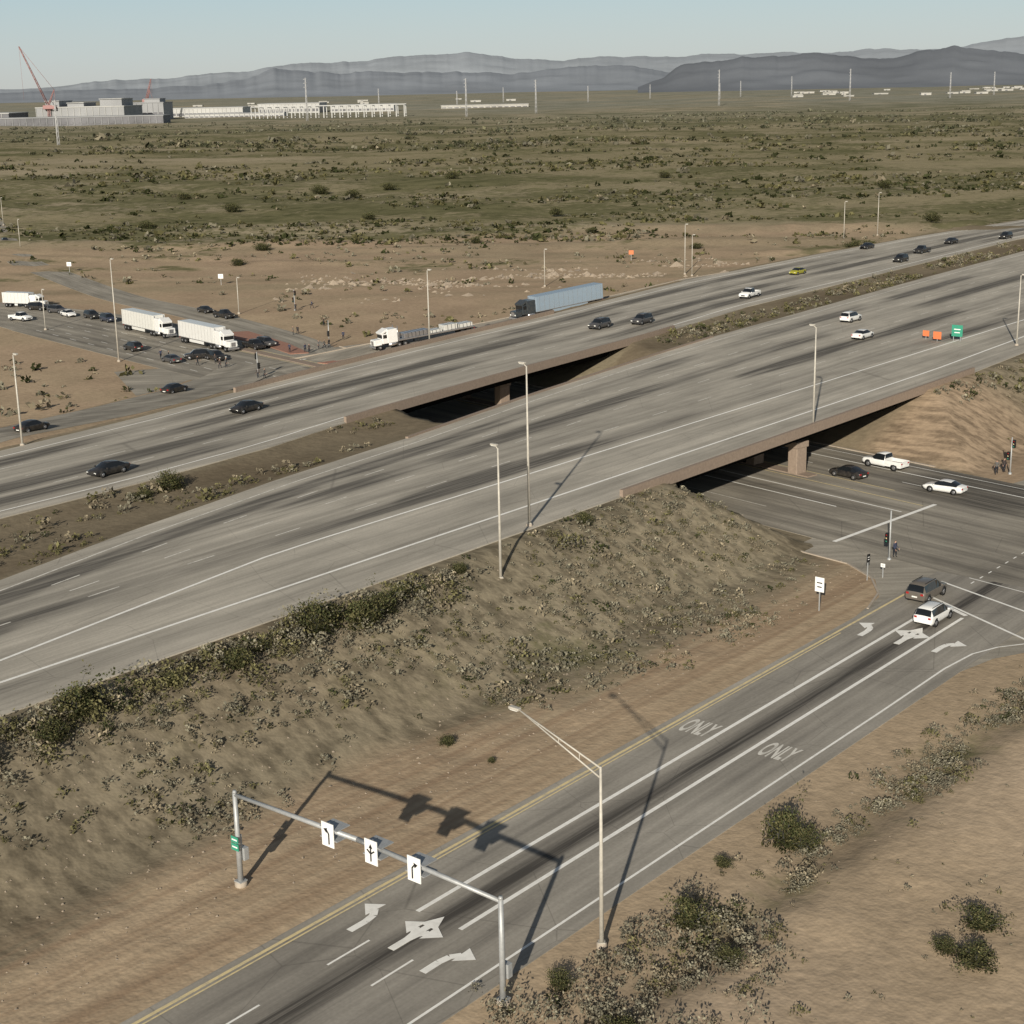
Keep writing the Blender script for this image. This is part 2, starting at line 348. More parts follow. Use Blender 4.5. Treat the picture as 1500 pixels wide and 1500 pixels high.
# ------------------------------------------------------------ markings
class Mk:
    def __init__(s): s.V=[];s.F=[];s.m=[]
    def quad(s,p,mi):
        i=len(s.V);s.V+=p;s.F.append((i,i+1,i+2,i+3));s.m.append(mi)
    def line(s,f,s0,s1,w,z,mi,step=8,dash=None):
        a=s0
        while a<s1-1e-6:
            if dash: b=min(a+dash[0],s1)
            else: b=min(a+step,s1)
            ta,tb=f(a),f(b);s.quad([(a,ta-w/2,z),(b,tb-w/2,z),(b,tb+w/2,z),(a,ta+w/2,z)],mi)
            a=b if not dash else a+dash[0]+dash[1]
    def out(s,name,rot=True): return mesh_np(name,np.array(s.V),np.array(s.F),[M['white'],M['faint'],M['yellow']],rot=rot,mi=s.m)
K=Mk();z=6.512
K.line(lambda s:float(tnne(s))+6,-400,2000,.36,z,0)
K.line(lambda s:np.interp(s,[40,59,100,2500],[106.2,109,114.6,114.6]) if s<300 else float(tnne(s))+12.6,42,2000,.34,z,0)
for k in (1,2,3): K.line(lambda s,k=k:115.2+(float(tnfe(s))-3-115.2)*k/4 if s<300 else float(tnne(s))+13+(float(tnfe(s))-3-float(tnne(s))-13)*k/4,-100,900,.2,z,1,dash=(3.6,8.4))
K.line(lambda s:float(tnfe(s))-2.6,-400,2000,.25,z,1)
K.line(lambda s:float(tfne(s))+2.4,-400,2000,.26,z,0)
for k in (1,2,3): K.line(lambda s,k=k:float(tfne(s))+3+(float(tffe(s))-float(tfne(s))-6)*k/4,-100,1200,.2,z,1,dash=(3.6,8.4))
K.line(lambda s:float(tffe(s))-3,-400,2000,.24,z,0)
K.out('lane_marking')
K=Mk();z=.075
K.line(lambda s:67.3,-60,142.5,.26,z,2);K.line(lambda s:66.9,-60,128,.14,z,2)
K.line(lambda s:63.15,65,137.5,.34,z,0);K.line(lambda s:59.5,65,138.8,.34,z,0)
K.line(lambda s:63.1,-60,61,.16,z,0,dash=(3.6,5.4));K.line(lambda s:59.4,-60,61,.16,z,0,dash=(3.6,5.4))
K.line(lambda s:float(np.interp(s,[-60,113,125,130,133,136,139,142],[55.1,54.9,55,54.6,53.5,51.4,47.5,41])),-60,142,.2,z,0,step=1.0)
K.line(lambda s:63.4,149.5,175,.15,z,0,dash=(.8,1.4))
def seg(K,a,b,w,z,mi):
    a=np.array(a);b=np.array(b);d=(b-a)/np.linalg.norm(b-a);n=np.array((-d[1],d[0]))*w/2
    K.quad([(*(a-n),z),(*(b-n),z),(*(b+n),z),(*(a+n),z)],mi)
seg(K,(148.4,66.2),(140.5,46),.3,z+.004,0);seg(K,(143.6,65.8),(134.5,48.5),.3,z+.004,0)
seg(K,(141.8,63.3),(139.6,59.5),.5,z+.008,0)
def arrow_poly(K,s0,t0,kind,sc_=1.):
    zc=[z+.002]
    def tri(p):
        K.quad([(s0+a*sc_,t0+b*sc_,zc[0]) for a,b in p],0);zc[0]+=.002
    def turn(sg):
        pts=[(-1.4,0),(-.2,0),(.5,.12*sg),(1.0,.5*sg)];w=.22
        for i in range(3):
            a=np.array(pts[i]);b=np.array(pts[i+1]);d=(b-a)/np.linalg.norm(b-a);n=np.array((-d[1],d[0]))*w
            tri([tuple(a-n),tuple(b-n),tuple(b+n),tuple(a+n)])
        tri([(.25,.45*sg),(1.75,.38*sg),(1.75,.38*sg),(1.1,1.35*sg)])
    if kind in('L','T'):turn(1)
    if kind in('R','T'):turn(-1)
    if kind=='T':
        tri([(-1.4,-.22),(1.6,-.22),(1.6,.22),(-1.4,.22)]);tri([(1.4,-.6),(2.7,0),(2.7,0),(1.4,.6)])
arrow_poly(K,62.3,64.9,'L',1.2);arrow_poly(K,62.3,61.3,'T',1.2);arrow_poly(K,61.6,58.0,'R',1.2)
arrow_poly(K,130.2,65.1,'L',1.3);arrow_poly(K,130.2,61.3,'T',1.35);arrow_poly(K,130.2,57.6,'R',1.3)
K.out('lane_marking')
def roadtext(txt,s,t):
    cu=bpy.data.curves.new('txt','FONT');cu.body=txt;cu.size=1;cu.align_x='CENTER';cu.offset=.03;o=bpy.data.objects.new('txt',cu);link(o)
    dg=bpy.context.evaluated_depsgraph_get();me=bpy.data.meshes.new_from_object(o.evaluated_get(dg));bpy.data.objects.remove(o)
    me.materials.clear();me.materials.append(M['faint']);o=bpy.data.objects.new('road_text_marking',me);link(o)
    o.location=ST(s-1.2,t,.077);o.rotation_euler=(0,0,ANG-math.pi/2);o.scale=(1.0,3.8,1)
roadtext('ONLY',100.7,65.1);roadtext('ONLY',100.4,57.5)
K=Mk()
def mcl(m0,c0,m1,c1,w,mi):
    a=np.array(MC(m0,c0)[:2]);b=np.array(MC(m1,c1)[:2]);L=np.linalg.norm(b-a);n=max(1,int(L/6))
    for i in range(n): seg(K,a+(b-a)*i/n,a+(b-a)*(i+1)/n,w,.072,mi)
def mcd(m,c0,c1,w=.15,mi=0):
    c=c0
    while c<c1: mcl(m,c,m,c+3,w,mi);c+=9
mcl(136.5,-110.3,158.2,-112.3,.55,0)
mcl(142.6,-126,142.6,-150,.14,1)
mcl(148.7,-120,148.7,-175,.24,0);mcl(152.4,-113,152.4,-165,.24,0);mcl(156.6,-113,156.9,-290,.2,2)
mcl(160.2,-120,160.2,-290,.2,2);mcl(168.7,-95,168.7,-200,.24,0);mcd(164.4,-230,-120);mcl(172.3,-60,172.3,-260,.15,0)
for m in (142,146.5,151): mcd(m,-340,-215)
mcd(139,-340,-250);mcl(158,-262,172,-262,.5,0);mcl(140,-226,154,-226,.5,0);mcl(136,-70,136.2,-92,.15,0)
K.out('lane_marking',rot=False)
def strip(name,pts,w,z0,z1,mat):
    bm=bmesh.new()
    prev=None
    for i,p in enumerate(pts):
        a=Vector(pts[max(i-1,0)]);b=Vector(pts[min(i+1,len(pts)-1)]);d=(b-a);d.z=0;d.normalize();n=Vector((-d.y,d.x,0))*w/2;p=Vector(p)
        zz=p.z;r=[bm.verts.new((p.x-n.x,p.y-n.y,zz+z0)),bm.verts.new((p.x-n.x,p.y-n.y,zz+z1)),bm.verts.new((p.x+n.x,p.y+n.y,zz+z1)),bm.verts.new((p.x+n.x,p.y+n.y,zz+z0))]
        if prev:
            for k in range(4): bm.faces.new((prev[k],prev[(k+1)%4],r[(k+1)%4],r[k]))
        else: bm.faces.new(r)
        prev=r
    bm.faces.new(prev[::-1]);bmesh.ops.recalc_face_normals(bm,faces=bm.faces);return bmobj(name,bm,[mat])
strip('kerb',[MC(135.6,c) for c in (-122,-180,-240,-258)],.35,-.1,.19,M['pale'])
strip('kerb',[MC(174.2,c) for c in (-124,-180,-240,-270)],.35,-.1,.19,M['pale'])
strip('kerb',[ST(a,b) for a,b in [(136,68.2),(141,69.6),(145.3,72.6),(148.4,77),(149.6,84),(150.2,90)]],.22,-.1,.13,M['pale'])
strip('median_kerb',[MC(158.4,c) for c in (-132,-180,-240,-285)],1.9,-.1,.2,M['conc'])
strip('kerb',[ST(s,float(tor(s))+.1,float(zor(s))) for s in range(206,330,6)],.3,-.2,.2,M['pale'])
# ------------------------------------------------------------ bridges
def edge_wall(name,tf,s0,s1,off,w,z0,z1,mat,n=14): return strip(name,[ST(s,float(tf(s))+off,0) for s in np.linspace(s0,s1,n)],w,z0,z1,mat)
def sAt(m,t): return (m+.1908*t)/.9816
def bridge(t0f,t1f,nm,farh,inset):
    e=bpy.data.objects.new(nm,None);link(e);kids=[]
    def band(side,m):
        s=160
        for _ in range(5): s=sAt(m,float((t0f if side==0 else t1f)(s)))
        return s
    a0,b0=band(0,124),band(0,194);a1,b1=band(1,124),band(1,194)
    n=12
    bm=bmesh.new();R=[]
    for i in range(n+1):
        q=i/n;s_0=a0+(b0-a0)*q;s_1=a1+(b1-a1)*q;p=ST(s_0,float(t0f(s_0))+.9);r=ST(s_1,float(t1f(s_1))-.9)
        R.append([bm.verts.new((p[0],p[1],5.7)),bm.verts.new((p[0],p[1],6.44)),bm.verts.new((r[0],r[1],6.44)),bm.verts.new((r[0],r[1],5.7))])
    for i in range(n):
        for k in range(4): bm.faces.new((R[i][k],R[i][(k+1)%4],R[i+1][(k+1)%4],R[i+1][k]))
    bm.faces.new(R[0]);bm.faces.new(R[-1][::-1]);bmesh.ops.recalc_face_normals(bm,faces=bm.faces)
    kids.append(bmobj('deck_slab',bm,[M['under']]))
    w0=float(t1f(170))-float(t0f(170));ng=int(w0/3)
    for k in range(ng):
        q=(k+.5)/ng
        f=lambda s,q=q:float(t0f(s))+1.3+(float(t1f(s))-float(t0f(s))-2.6)*q
        sa,sb=sAt(124,f(160)),sAt(194,f(220))
        kids.append(strip('girder_%d'%k,[ST(s,f(s),0) for s in np.linspace(sa,sb,6)],.9,4.5,5.69,M['under']))  # girders hang extra low to keep sky light out of the opening
    kids.append(edge_wall('parapet_near',t0f,a0-8,b0+14,.05,.45,5.95,7.25,M['conc']))
    kids.append(edge_wall('parapet_far',t1f,a1-8,b1+12,-.05,.45,5.95,farh,M['conc']))
    tA=float(t0f(170))+inset;tB=float(t1f(180))-3;bm=bmesh.new()
    def cAt(t): s=sAt(158.4,t);return cof(s,t)
    c0,c1=cAt(tA),cAt(tB);rotm=Matrix(((MV[0],CV[0],0,0),(MV[1],CV[1],0,0),(0,0,1,0),(0,0,0,1)))
    addbox(bm,157.2,159.6,min(c0,c1),max(c0,c1),3.7,4.49,0,0,rotm)
    nn=max(3,int(abs(c1-c0)/7))
    for i in range(nn):
        c=c0+(c1-c0)*(i/(nn-1)) ;c=c+(-.9 if i==0 else (.9 if i==nn-1 else 0))
        addbox(bm,157.4,159.4,c-.8,c+.8,0,3.69,0,.12,rotm)
    bmesh.ops.recalc_face_normals(bm,faces=bm.faces)
    kids.append(bmobj('pier_columns',bm,[M['conc']]))
    def ab(m):
        sa,sb=band(0,m),band(1,m);p=ST(sa,float(t0f(sa))+.6);r=ST(sb,float(t1f(sb))-.6)
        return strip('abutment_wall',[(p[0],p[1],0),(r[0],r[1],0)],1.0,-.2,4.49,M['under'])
    kids.append(ab(129.5));kids.append(ab(193))
    for k in kids:k.parent=e
bridge(lambda s:tnne(s),lambda s:tnfe(s),'overpass_bridge',6.72,1.6)
bridge(lambda s:tfne(s),lambda s:tffe(s),'overpass_bridge',7.25,6)
# ------------------------------------------------------------ vegetation
def scatter(name,P,R,H,C,nq,leaf,seed=1,jit=.35):
    r=np.random.default_rng(seed);Mn=len(P);P=np.asarray(P,float);R=np.asarray(R,float)[:,None];H=np.asarray(H,float)[:,None]
    th=r.uniform(0,2*np.pi,(Mn,nq));q=r.uniform(0,1,(Mn,nq))**.5;zz=r.uniform(0,1,(Mn,nq))
    lob=1+.35*np.sin(3*th+r.uniform(0,6,(Mn,1)))
    rr=q*np.sqrt(np.clip(1-(zz*.95)**2,0,1))*R*lob
    c=np.stack([P[:,None,0]+rr*np.cos(th),P[:,None,1]+rr*np.sin(th),P[:,None,2]+zz*H],-1)
    a=r.normal(size=(Mn,nq,3));a/=np.linalg.norm(a,axis=-1,keepdims=True)
    b=r.normal(size=(Mn,nq,3));b-=a*(a*b).sum(-1,keepdims=True);b/=np.linalg.norm(b,axis=-1,keepdims=True)
    sz=(np.asarray(leaf,float).reshape(-1,1) if np.ndim(leaf) else leaf)*r.uniform(.6,1.3,(Mn,nq))
    a*=sz[...,None];b*=sz[...,None]*.6
    V=np.stack([c-a,c+b,c+a,c-b],2).reshape(-1,3)
    F=np.arange(len(V)).reshape(-1,4)
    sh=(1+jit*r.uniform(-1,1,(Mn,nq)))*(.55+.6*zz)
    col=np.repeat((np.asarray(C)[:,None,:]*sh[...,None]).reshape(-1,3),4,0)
    return mesh_np(name,V,F,[M['leaf']],cols=col)
def pts_st(s,t,sink=.05):
    z=terrain(s,t);return np.stack([CA*s-SA*t,SA*s+CA*t,z-sink],-1)
GR=np.array([.205,.19,.14]);GG=np.array([.145,.135,.065]);DK=np.array([.05,.056,.025]);TN=np.array([.27,.23,.16])
def pick(n,ws):
    A=np.stack([GR,GG,DK,TN]);i=rng.choice(4,n,p=ws);return A[i]*rng.uniform(.75,1.2,(n,1))
n=8500;s=rng.uniform(25,175,n);t=rng.uniform(72,98.5,n);m_=mof(s,t)
dens=fbm(s*.12,t*.12,51,3)+.25*np.clip((t-80)/15,-.5,1)+.16*((s>95)&(t<92));k=(dens+rng.uniform(-.16,.16,n)>.58)&(m_<128)&((t>81)|(s>90))&(t>76-3*(s>110))
s,t=s[k],t[k];r_=rng.gamma(2.2,.13,len(s))+.08
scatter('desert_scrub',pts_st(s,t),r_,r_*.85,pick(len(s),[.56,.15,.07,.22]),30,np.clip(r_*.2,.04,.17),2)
n=330;s=rng.uniform(40,124,n);t=97.5-rng.gamma(2,.9,n);r_=rng.gamma(3,.2,n)+.3
k=fbm(s*.1,s*0,61,3)>.40;s,t,r_=s[k],t[k],r_[k]
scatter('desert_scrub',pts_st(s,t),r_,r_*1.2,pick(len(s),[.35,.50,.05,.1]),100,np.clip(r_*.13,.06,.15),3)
n=1900;s=rng.uniform(20,420,n);a=tnfe(s)+1;b=tfne(s)-1;t=a+(b-a)*rng.uniform(0,1,n);m_=mof(s,t);k=((m_<122)|(m_>197))&(b-a>2.5)&(fbm(s*.06,t*.15,71,3)>.42)
s,t=s[k],t[k];r_=rng.gamma(3,.14,len(s))+.15
scatter('desert_scrub',pts_st(s,t),r_,r_*1.1,pick(len(s),[.35,.4,.1,.15]),24,r_*.25,4)
n=1000;s=rng.uniform(55,135,n);wd=np.where(s<82,2.6,1.3);t=46.4+rng.normal(0,1,n)*wd;k=fbm(s*.15,t*.2,81,3)>.43;s,t=s[k],t[k];r_=(rng.gamma(2.6,.16,len(s))+.15)*np.where(s<82,1.2,.9)
scatter('desert_scrub',pts_st(s,t),r_,r_*.85,pick(len(s),[.70,.14,.03,.13]),85,np.clip(r_*.12,.035,.10),5)
n=500;s=rng.uniform(60,160,n);t=rng.uniform(10,51,n);k=fbm(s*.08,t*.08,85,3)>.62;s,t=s[k],t[k];r_=rng.gamma(2,.10,len(s))+.08
scatter('desert_scrub',pts_st(s,t),r_,r_,pick(len(s),[.4,.2,.1,.3]),30,np.clip(r_*.2,.04,.12),6)
n=3000;x=rng.uniform(-200,230,n);y=rng.uniform(255,560,n);s,t=toST(x,y);k=(t>tffe(s)+16)&((mof(s,t)<128)|(mof(s,t)>186))&(fbm(x*.03,y*.05,95,4)>.53)
s,t=s[k],t[k];k=~((s<200)&(t>tlr0(s)-2)&(t<tlr1(s)+2));s,t=s[k],t[k]
k=~((s>200)&(s<330)&(t<tor(s)+4)&(t>tor(s)-10));s,t=s[k],t[k];r_=rng.gamma(2.5,.22,len(s))+.2
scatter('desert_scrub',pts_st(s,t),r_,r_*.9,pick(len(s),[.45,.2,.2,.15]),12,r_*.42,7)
n=700;s=rng.uniform(212,300,n);t=rng.uniform(80,98,n);k=fbm(s*.1,t*.1,97,3)>.42;s,t=s[k],t[k];r_=rng.gamma(3,.15,len(s))+.15
scatter('desert_scrub',pts_st(s,t),r_,r_,pick(len(s),[.4,.4,.08,.12]),24,r_*.25,8)
n=30000;y=530*np.exp(rng.uniform(0,1,n)**1.1*math.log(5));x=y*rng.uniform(-.44,.44,n)
d=fbm(x*.004,y*.012,99,4)+.8*(fbm(x*.03,y*.03,98,3)-.5)+rng.uniform(-.1,.1,n);k=d>.52+.08*(y<600)
x,y=x[k],y[k];s,t=toST(x,y);r_=(rng.gamma(2.2,.34,len(s))+.35)*np.clip(y/750,.85,2.2)
fz=sm((y-900)/1700)[:,None];cc=pick(len(s),[.20,.40,.36,.04])*.75;cc=cc*(1-.6*fz)+np.array([.16,.16,.12])*.6*fz  # far scrub colour blended towards a haze tone by distance
scatter('scrub_plain_vegetation',pts_st(s,t),r_,r_*.6,cc,8,r_*.5,9)
def bush_mesh(seed,nl=3600):
    r=np.random.default_rng(seed);bm=bmesh.new();tips=[]
    for i in range(22):
        a=r.uniform(0,6.28);l=r.uniform(.45,.92);sp=r.uniform(.1,.85);p=Vector((math.cos(a)*sp*l,math.sin(a)*sp*l,l*.85*(1.1-.35*sp)))
        mid=p*.5+Vector((r.normal()*.05,r.normal()*.05,.05));tube(bm,(0,0,-.05),mid,.03,.018,0,5,False);tube(bm,mid,p,.018,.006,0,5,False);tips+=[mid,p]
        for j in range(3):
            q=mid+Vector(r.normal(size=3)*.24);q.z=abs(q.z)*.9+.1;tube(bm,mid,q,.01,.004,0,4,False);tips.append(q)
    me=bpy.data.meshes.new('b');bm.to_mesh(me);bm.free()
    nv=len(me.vertices);V0=np.zeros(nv*3);me.vertices.foreach_get('co',V0);V0=V0.reshape(-1,3)
    F0=np.array([list(p.vertices) for p in me.polygons if len(p.vertices)==4])
    tp=np.array([tuple(v) for v in tips]);i=r.integers(0,len(tp),nl);c=tp[i]+r.normal(size=(nl,3))*np.array([.11,.11,.09]);c[:,2]=np.abs(c[:,2])
    a=r.normal(size=(nl,3));a/=np.linalg.norm(a,axis=1,keepdims=True);b=np.cross(a,r.normal(size=(nl,3)));b/=np.linalg.norm(b,axis=1,keepdims=True)
    sz=r.uniform(.02,.052,(nl,1));a*=sz;b*=sz*.6;V1=np.stack([c-a,c+b,c+a,c-b],1).reshape(-1,3)
    tone=r.uniform(.65,1.35,(len(tp),1))[i]
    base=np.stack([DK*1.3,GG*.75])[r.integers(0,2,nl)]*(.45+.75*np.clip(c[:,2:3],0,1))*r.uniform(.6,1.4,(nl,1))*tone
    V=np.concatenate([V0,V1]);F1=np.arange(4*nl).reshape(-1,4)+nv
    cols=np.concatenate([np.ones((nv,3))*.08,np.repeat(base,4,0)])
    bpy.data.meshes.remove(me)
    o=mesh_np('bush',V,np.concatenate([F0,F1]),[M['leaf']],cols=cols);me=o.data;bpy.data.objects.remove(o);return me
BM=[bush_mesh(i) for i in (1,2,3)]
def bush(s,t,r,h=None,i=0,nm='creosote_bush'):
    o=bpy.data.objects.new(nm,BM[i%3]);link(o);o.location=ST(s,t,zat(s,t)-.05);h=h or r*1.5;o.scale=(r*1.15,r*1.15,h);o.rotation_euler=(0,0,random.uniform(0,6))
for i,(x,y,r,h) in enumerate([(18.4,98.5,2.0,3.0),(19.6,98.2,1.3,1.9),(13.7,95.5,.75,.9),(10.5,88.0,1.6,2.2),(2.2,81.4,1.0,1.2),(26.9,82.8,1.7,1.3),(28.6,87,1.8,1.3),(25.6,84.5,1.0,.9),(-5.6,117,.9,.9),(-2,113.5,.5,.5),(12.5,84,1.1,1.1),(5.5,77,1.4,1.2)]):
    s,t=toST(x,y);bush(s,t,r,h,i)
for i,(s,t,r,h) in enumerate([(63.4,96.3,2.3,2.7),(60,94.8,1.6,1.8),(78,95.3,1.7,2.0),(81,96,1.2,1.3),(87.5,96.2,2.1,2.7),(92.3,94.6,2.3,2.7),(95,95.2,2.0,2.4),(98,96,1.4,1.5),(107,96.5,1.1,1.2),(127.5,97.0,1.3,1.4),(111.5,146,2.1,2.4),(107,145.4,1.4,1.1),(72,95.8,1.1,1.2),(54,95.5,1.7,1.9)]): bush(s,t,r,h,i)
for i,(x,y,r) in enumerate([(-81,478,3),(-80,520,3.5),(-150,430,3),(-55,640,4),(-120,700,5),(-75,780,5),(30,560,3),(60,500,2.5),(105,480,3.5),(112,486,3.5),(150,560,4),(20,640,4),(-10,530,3),(-140,620,4),(-30,900,6),(-160,800,5),(-95,820,6),(-60,830,5),(90,900,5),(180,760,5)]):
    s,t=toST(x,y);bush(s,t,r,r*.8,i)
def rocks(name,P,R,seed):
    r=np.random.default_rng(seed);base=np.array([(1,0,0),(-1,0,0),(0,1,0),(0,-1,0),(0,0,1),(0,0,-1)],float);Fb=np.array([(0,2,4),(2,1,4),(1,3,4),(3,0,4),(2,0,5),(1,2,5),(3,1,5),(0,3,5)])
    n=len(P);V=(base[None]*r.uniform(.6,1.2,(n,6,3))+r.normal(0,.15,(n,6,3)))*np.asarray(R)[:,None,None]*np.array([1,1,.6])+np.asarray(P)[:,None,:]
    F=(Fb[None]+np.arange(n)[:,None,None]*6).reshape(-1,3);return mesh_np(name,V.reshape(-1,3),F,[M['rock']])
n=1800;x=rng.uniform(-60,70,n);y=430+rng.normal(0,14,n)+.25*x;k=fbm(x*.06,y*.12,7,3)>.5;x,y=x[k],y[k];s,t=toST(x,y);rocks('riprap_rocks',pts_st(s,t,0),rng.gamma(3,.15,len(s))+.15,3)
s=rng.uniform(88,104,40);t=rng.uniform(44,52,40);rocks('loose_stones',pts_st(s,t,0),rng.uniform(.05,.16,40),4)
n=1500;s=rng.uniform(30,150,n);t=rng.uniform(72,97,n);rocks('loose_stones',pts_st(s,t,0),rng.uniform(.04,.15,n),5)
# ------------------------------------------------------------ street furniture
def street_lamp(x,y,z,h,arm=(0,0,0),name='street_lamp',double=False):
    bm=bmesh.new();tube(bm,(0,0,0),(0,0,h),.16 if h>11 else .12,.08,0,10);tube(bm,(0,0,-.4),(0,0,.35),.34,.32,1,10)
    addbox(bm,-.22,.22,-.22,.22,.35,.42,0)
    ax,ay,az=arm;L=math.hypot(ax,ay)
    if L>0:
        tube(bm,(0,0,h-.1),(ax,ay,h+az),.06,.045,0,8)
        if double:
            tube(bm,(0,0,h-.75),(ax*.97,ay*.97,h+az-.06),.06,.045,0,8)
            for q in (.25,.5,.75): tube(bm,(ax*q,ay*q,h-.1+(az+.1)*q),(ax*q*.99,ay*q*.99,h-.75+(az+.69)*q),.03,.03,0,6)
        a=math.atan2(ay,ax);mt=Matrix.Translation((ax*1.03,ay*1.03,h+az))@Matrix.Rotation(a,4,'Z')
        addbox(bm,-.35,.45,-.17,.17,-.1,.08,0,.04,mt);addbox(bm,-.2,.35,-.13,.13,-.14,-.101,2,0,mt)
    else: addbox(bm,-.4,.4,-.2,.2,h,h+.2,0,.05)
    return bmobj(name,bm,[M['lampsteel'],M['pale'],M['lamp']],(x,y,z))
nv2=(-SA,CA)
lx,ly,_=ST(68.8,51.3);street_lamp(lx,ly,0.0,12.0,(nv2[0]*6.3,nv2[1]*6.3,2.1),double=True)
def lampat(s,t,z,h,al,sg=1):
    x,y,_=ST(s,t);street_lamp(x,y,z,h,(nv2[0]*al*sg,nv2[1]*al*sg,.3 if al else 0))
lampat(122.3,100.3,6.4,17.,.5);lampat(110.6,94.4,4.6,13.2,.4);s_,t_=toST(40.7,203.7);lampat(s_,t_+.6,6.5,13.2,.5)
for (x,y,z,h) in [(-64.4,202.6,6.3,12.2),(-14.3,282.9,6.3,13),(-76.8,306.7,0,20),(-63.7,371.7,0,8.5),(9.8,411.6,.0,9.6),(48.7,432,0,13.5),(50.2,428,0,11),(111,521.5,0,12),(124.2,530.7,0,14),(-167.2,546,0,10),(-205,650,0,11),(-104,352,0,9),(86.5,265,6.4,12)]:
    street_lamp(x,y,z,h,(nv2[0]*-.5,nv2[1]*-.5,.2))
def gantry():
    e=bpy.data.objects.new('sign_gantry',None);link(e);e.location=ST(60.5,0);e.rotation_euler=(0,0,ANG)
    def ch(nm,bm,mats): o=bmobj(nm,bm,mats);o.parent=e;return o
    H=6.7
    for nm,t in (('left_post',75.),('right_post',52.2)):
        bm=bmesh.new();tube(bm,(0,t,.2),(0,t,H),.2,.15,0,12);tube(bm,(0,t,-.3),(0,t,.25),.42,.42,1,14);addbox(bm,-.32,.32,t-.32,t+.32,.25,.32,0)
        tube(bm,(0,t,H-.05),(0,t,H+.12),.18,.1,0,12);ch(nm,bm,[M['steel'],M['pale']])
    bm=bmesh.new();tube(bm,(0,52.2,H-.2),(0,63.6,H+.1),.13,.17,0,12);tube(bm,(0,63.6,H+.1),(0,75,H-.2),.17,.13,0,12)
    ch('beam',bm,[M['steel']])
    for i,t in enumerate((65.9,62.15,58.6)):
        bm=bmesh.new();addbox(bm,-.34,-.29,t-.52,t+.52,H-.95,H+.65,0,.0);addbox(bm,-.29,-.12,t-.05,t+.05,H-.9,H+.6,1)
        for zz in (H-.5,H+.2): addbox(bm,-.28,.9,t-.75,t+.75,zz,zz+.06,1)
        x=-.352
        if i==0:   segs=[((.12,-.6),(.12,.1)),((.12,.1),(-.1,.35))];hd=[(-.33,.36),(0,.46),(-.08,.1)]
        elif i==1: segs=[((0,-.6),(0,.3)),((0,-.1),(-.3,.12)),((0,-.1),(.3,.12))];hd=[(-.16,.25),(.16,.25),(0,.55)]
        else:      segs=[((-.12,-.6),(-.12,.1)),((-.12,.1),(.1,.35))];hd=[(.33,.36),(0,.46),(.08,.1)]
        for a,b in segs: tube(bm,(x,t-a[0],H-.15+a[1]),(x,t-b[0],H-.15+b[1]),.05,.05,2,6)
        vs=[bm.verts.new((x-.01,t-p[0],H-.15+p[1])) for p in hd];f=bm.faces.new(vs);f.material_index=2
        ch('lane_sign_%d'%(i+1),bm,[M['signw'],M['steel'],M['black']])
    bm=bmesh.new();addbox(bm,-.3,-.26,74.65,75.35,2.6,3.1,0);addbox(bm,-.3,-.26,74.65,75.35,3.16,3.6,0);addbox(bm,-.25,.3,75-.06,75+.06,2.6,3.55,1);addbox(bm,-.31,-.301,74.75,75.25,2.8,2.9,2);addbox(bm,-.31,-.301,74.75,75.25,3.32,3.42,2);ch('route_plate',bm,[M['signg'],M['steel'],M['signw']])
    bm=bmesh.new();addbox(bm,.2,.62,51.95,52.5,1.5,2.4,0,.03);addbox(bm,.2,.62,74.7,75.3,1.7,2.6,0,.03);ch('control_box',bm,[M['steel']])
gantry()
def sign(x,y,z,h,w,hh,mat,face,name='traffic_sign',posts=1):
    bm=bmesh.new();off=[0] if posts==1 else [-w*.32,w*.32]
    for o in off: addbox(bm,-.04,.04,o-.05,o+.05,-.2,h-hh*.3,1)
    addbox(bm,.05,.08,-w/2,w/2,h-hh,h,0)
    if mat is not M['signo']:
        addbox(bm,.081,.086,-w*.3,w*.3,h-hh*.42,h-hh*.34,2);addbox(bm,.081,.086,-w*.25,w*.25,h-hh*.7,h-hh*.62,2)
    return bmobj(name,bm,[mat,M['steel'],M['black'] if mat is M['signw'] else M['signw']],(x,y,z),face)
back=ANG+math.pi
sign(30.3,147.8,0,3.5,1.0,1.5,M['signw'],back)
sign(74.6,271.1,6.4,1.8,1.5,1.3,M['signo'],back);sign(73.4,274,6.4,1.6,1.2,1.0,M['signo'],back);sign(78.0,271,6.4,2.9,2.0,2.0,M['signg'],back,'exit_sign',2)
sign(37.2,157.3,0,2.9,.5,.9,M['black'],back+1.4);sign(39,158,0,1.6,.5,.4,M['signw'],back)
for (x,y) in [(-130,470),(-78,430)]: sign(x,y,0,3.0,1.4,1.2,M['signw'],-1.7)
sign(37,470,0,3.,1.4,1.2,M['signo'],-1.7)
def signal(x,y,z=0,h=5.2,rz=0,arm=0):
    bm=bmesh.new();tube(bm,(0,0,0),(0,0,h),.11,.08,0,8);tube(bm,(0,0,-.2),(0,0,.25),.25,.22,0,8)
    def head(px,py,pz):
        addbox(bm,px-.17,px+.17,py-.19,py+.19,pz,pz+1.1,1,.03)
        for k,mi in ((0,2),(1,3),(2,4)):
            tube(bm,(px-.17,py,pz+.9-.35*k),(px-.3,py,pz+.9-.35*k),.13,.13,1,8,False);tube(bm,(px-.16,py,pz+.9-.35*k),(px-.19,py,pz+.9-.35*k),.11,.11,mi,8)
    head(0,.35,1.9)
    if h<5.1: head(0,-.32,h-1.4)
    return bmobj('traffic_signal',bm,[M['steel'],M['black'],M['red'],M['yellow'],M['signg']],(x,y,z),rz)
signal(41.2,164.4,0,5.6,ANG);signal(66,201.5,0,5,ANG);signal(-37,322,0,5.2,ANG+2);signal(-46,284.5,0,5,ANG+3);signal(-51,376,0,5,ANG)
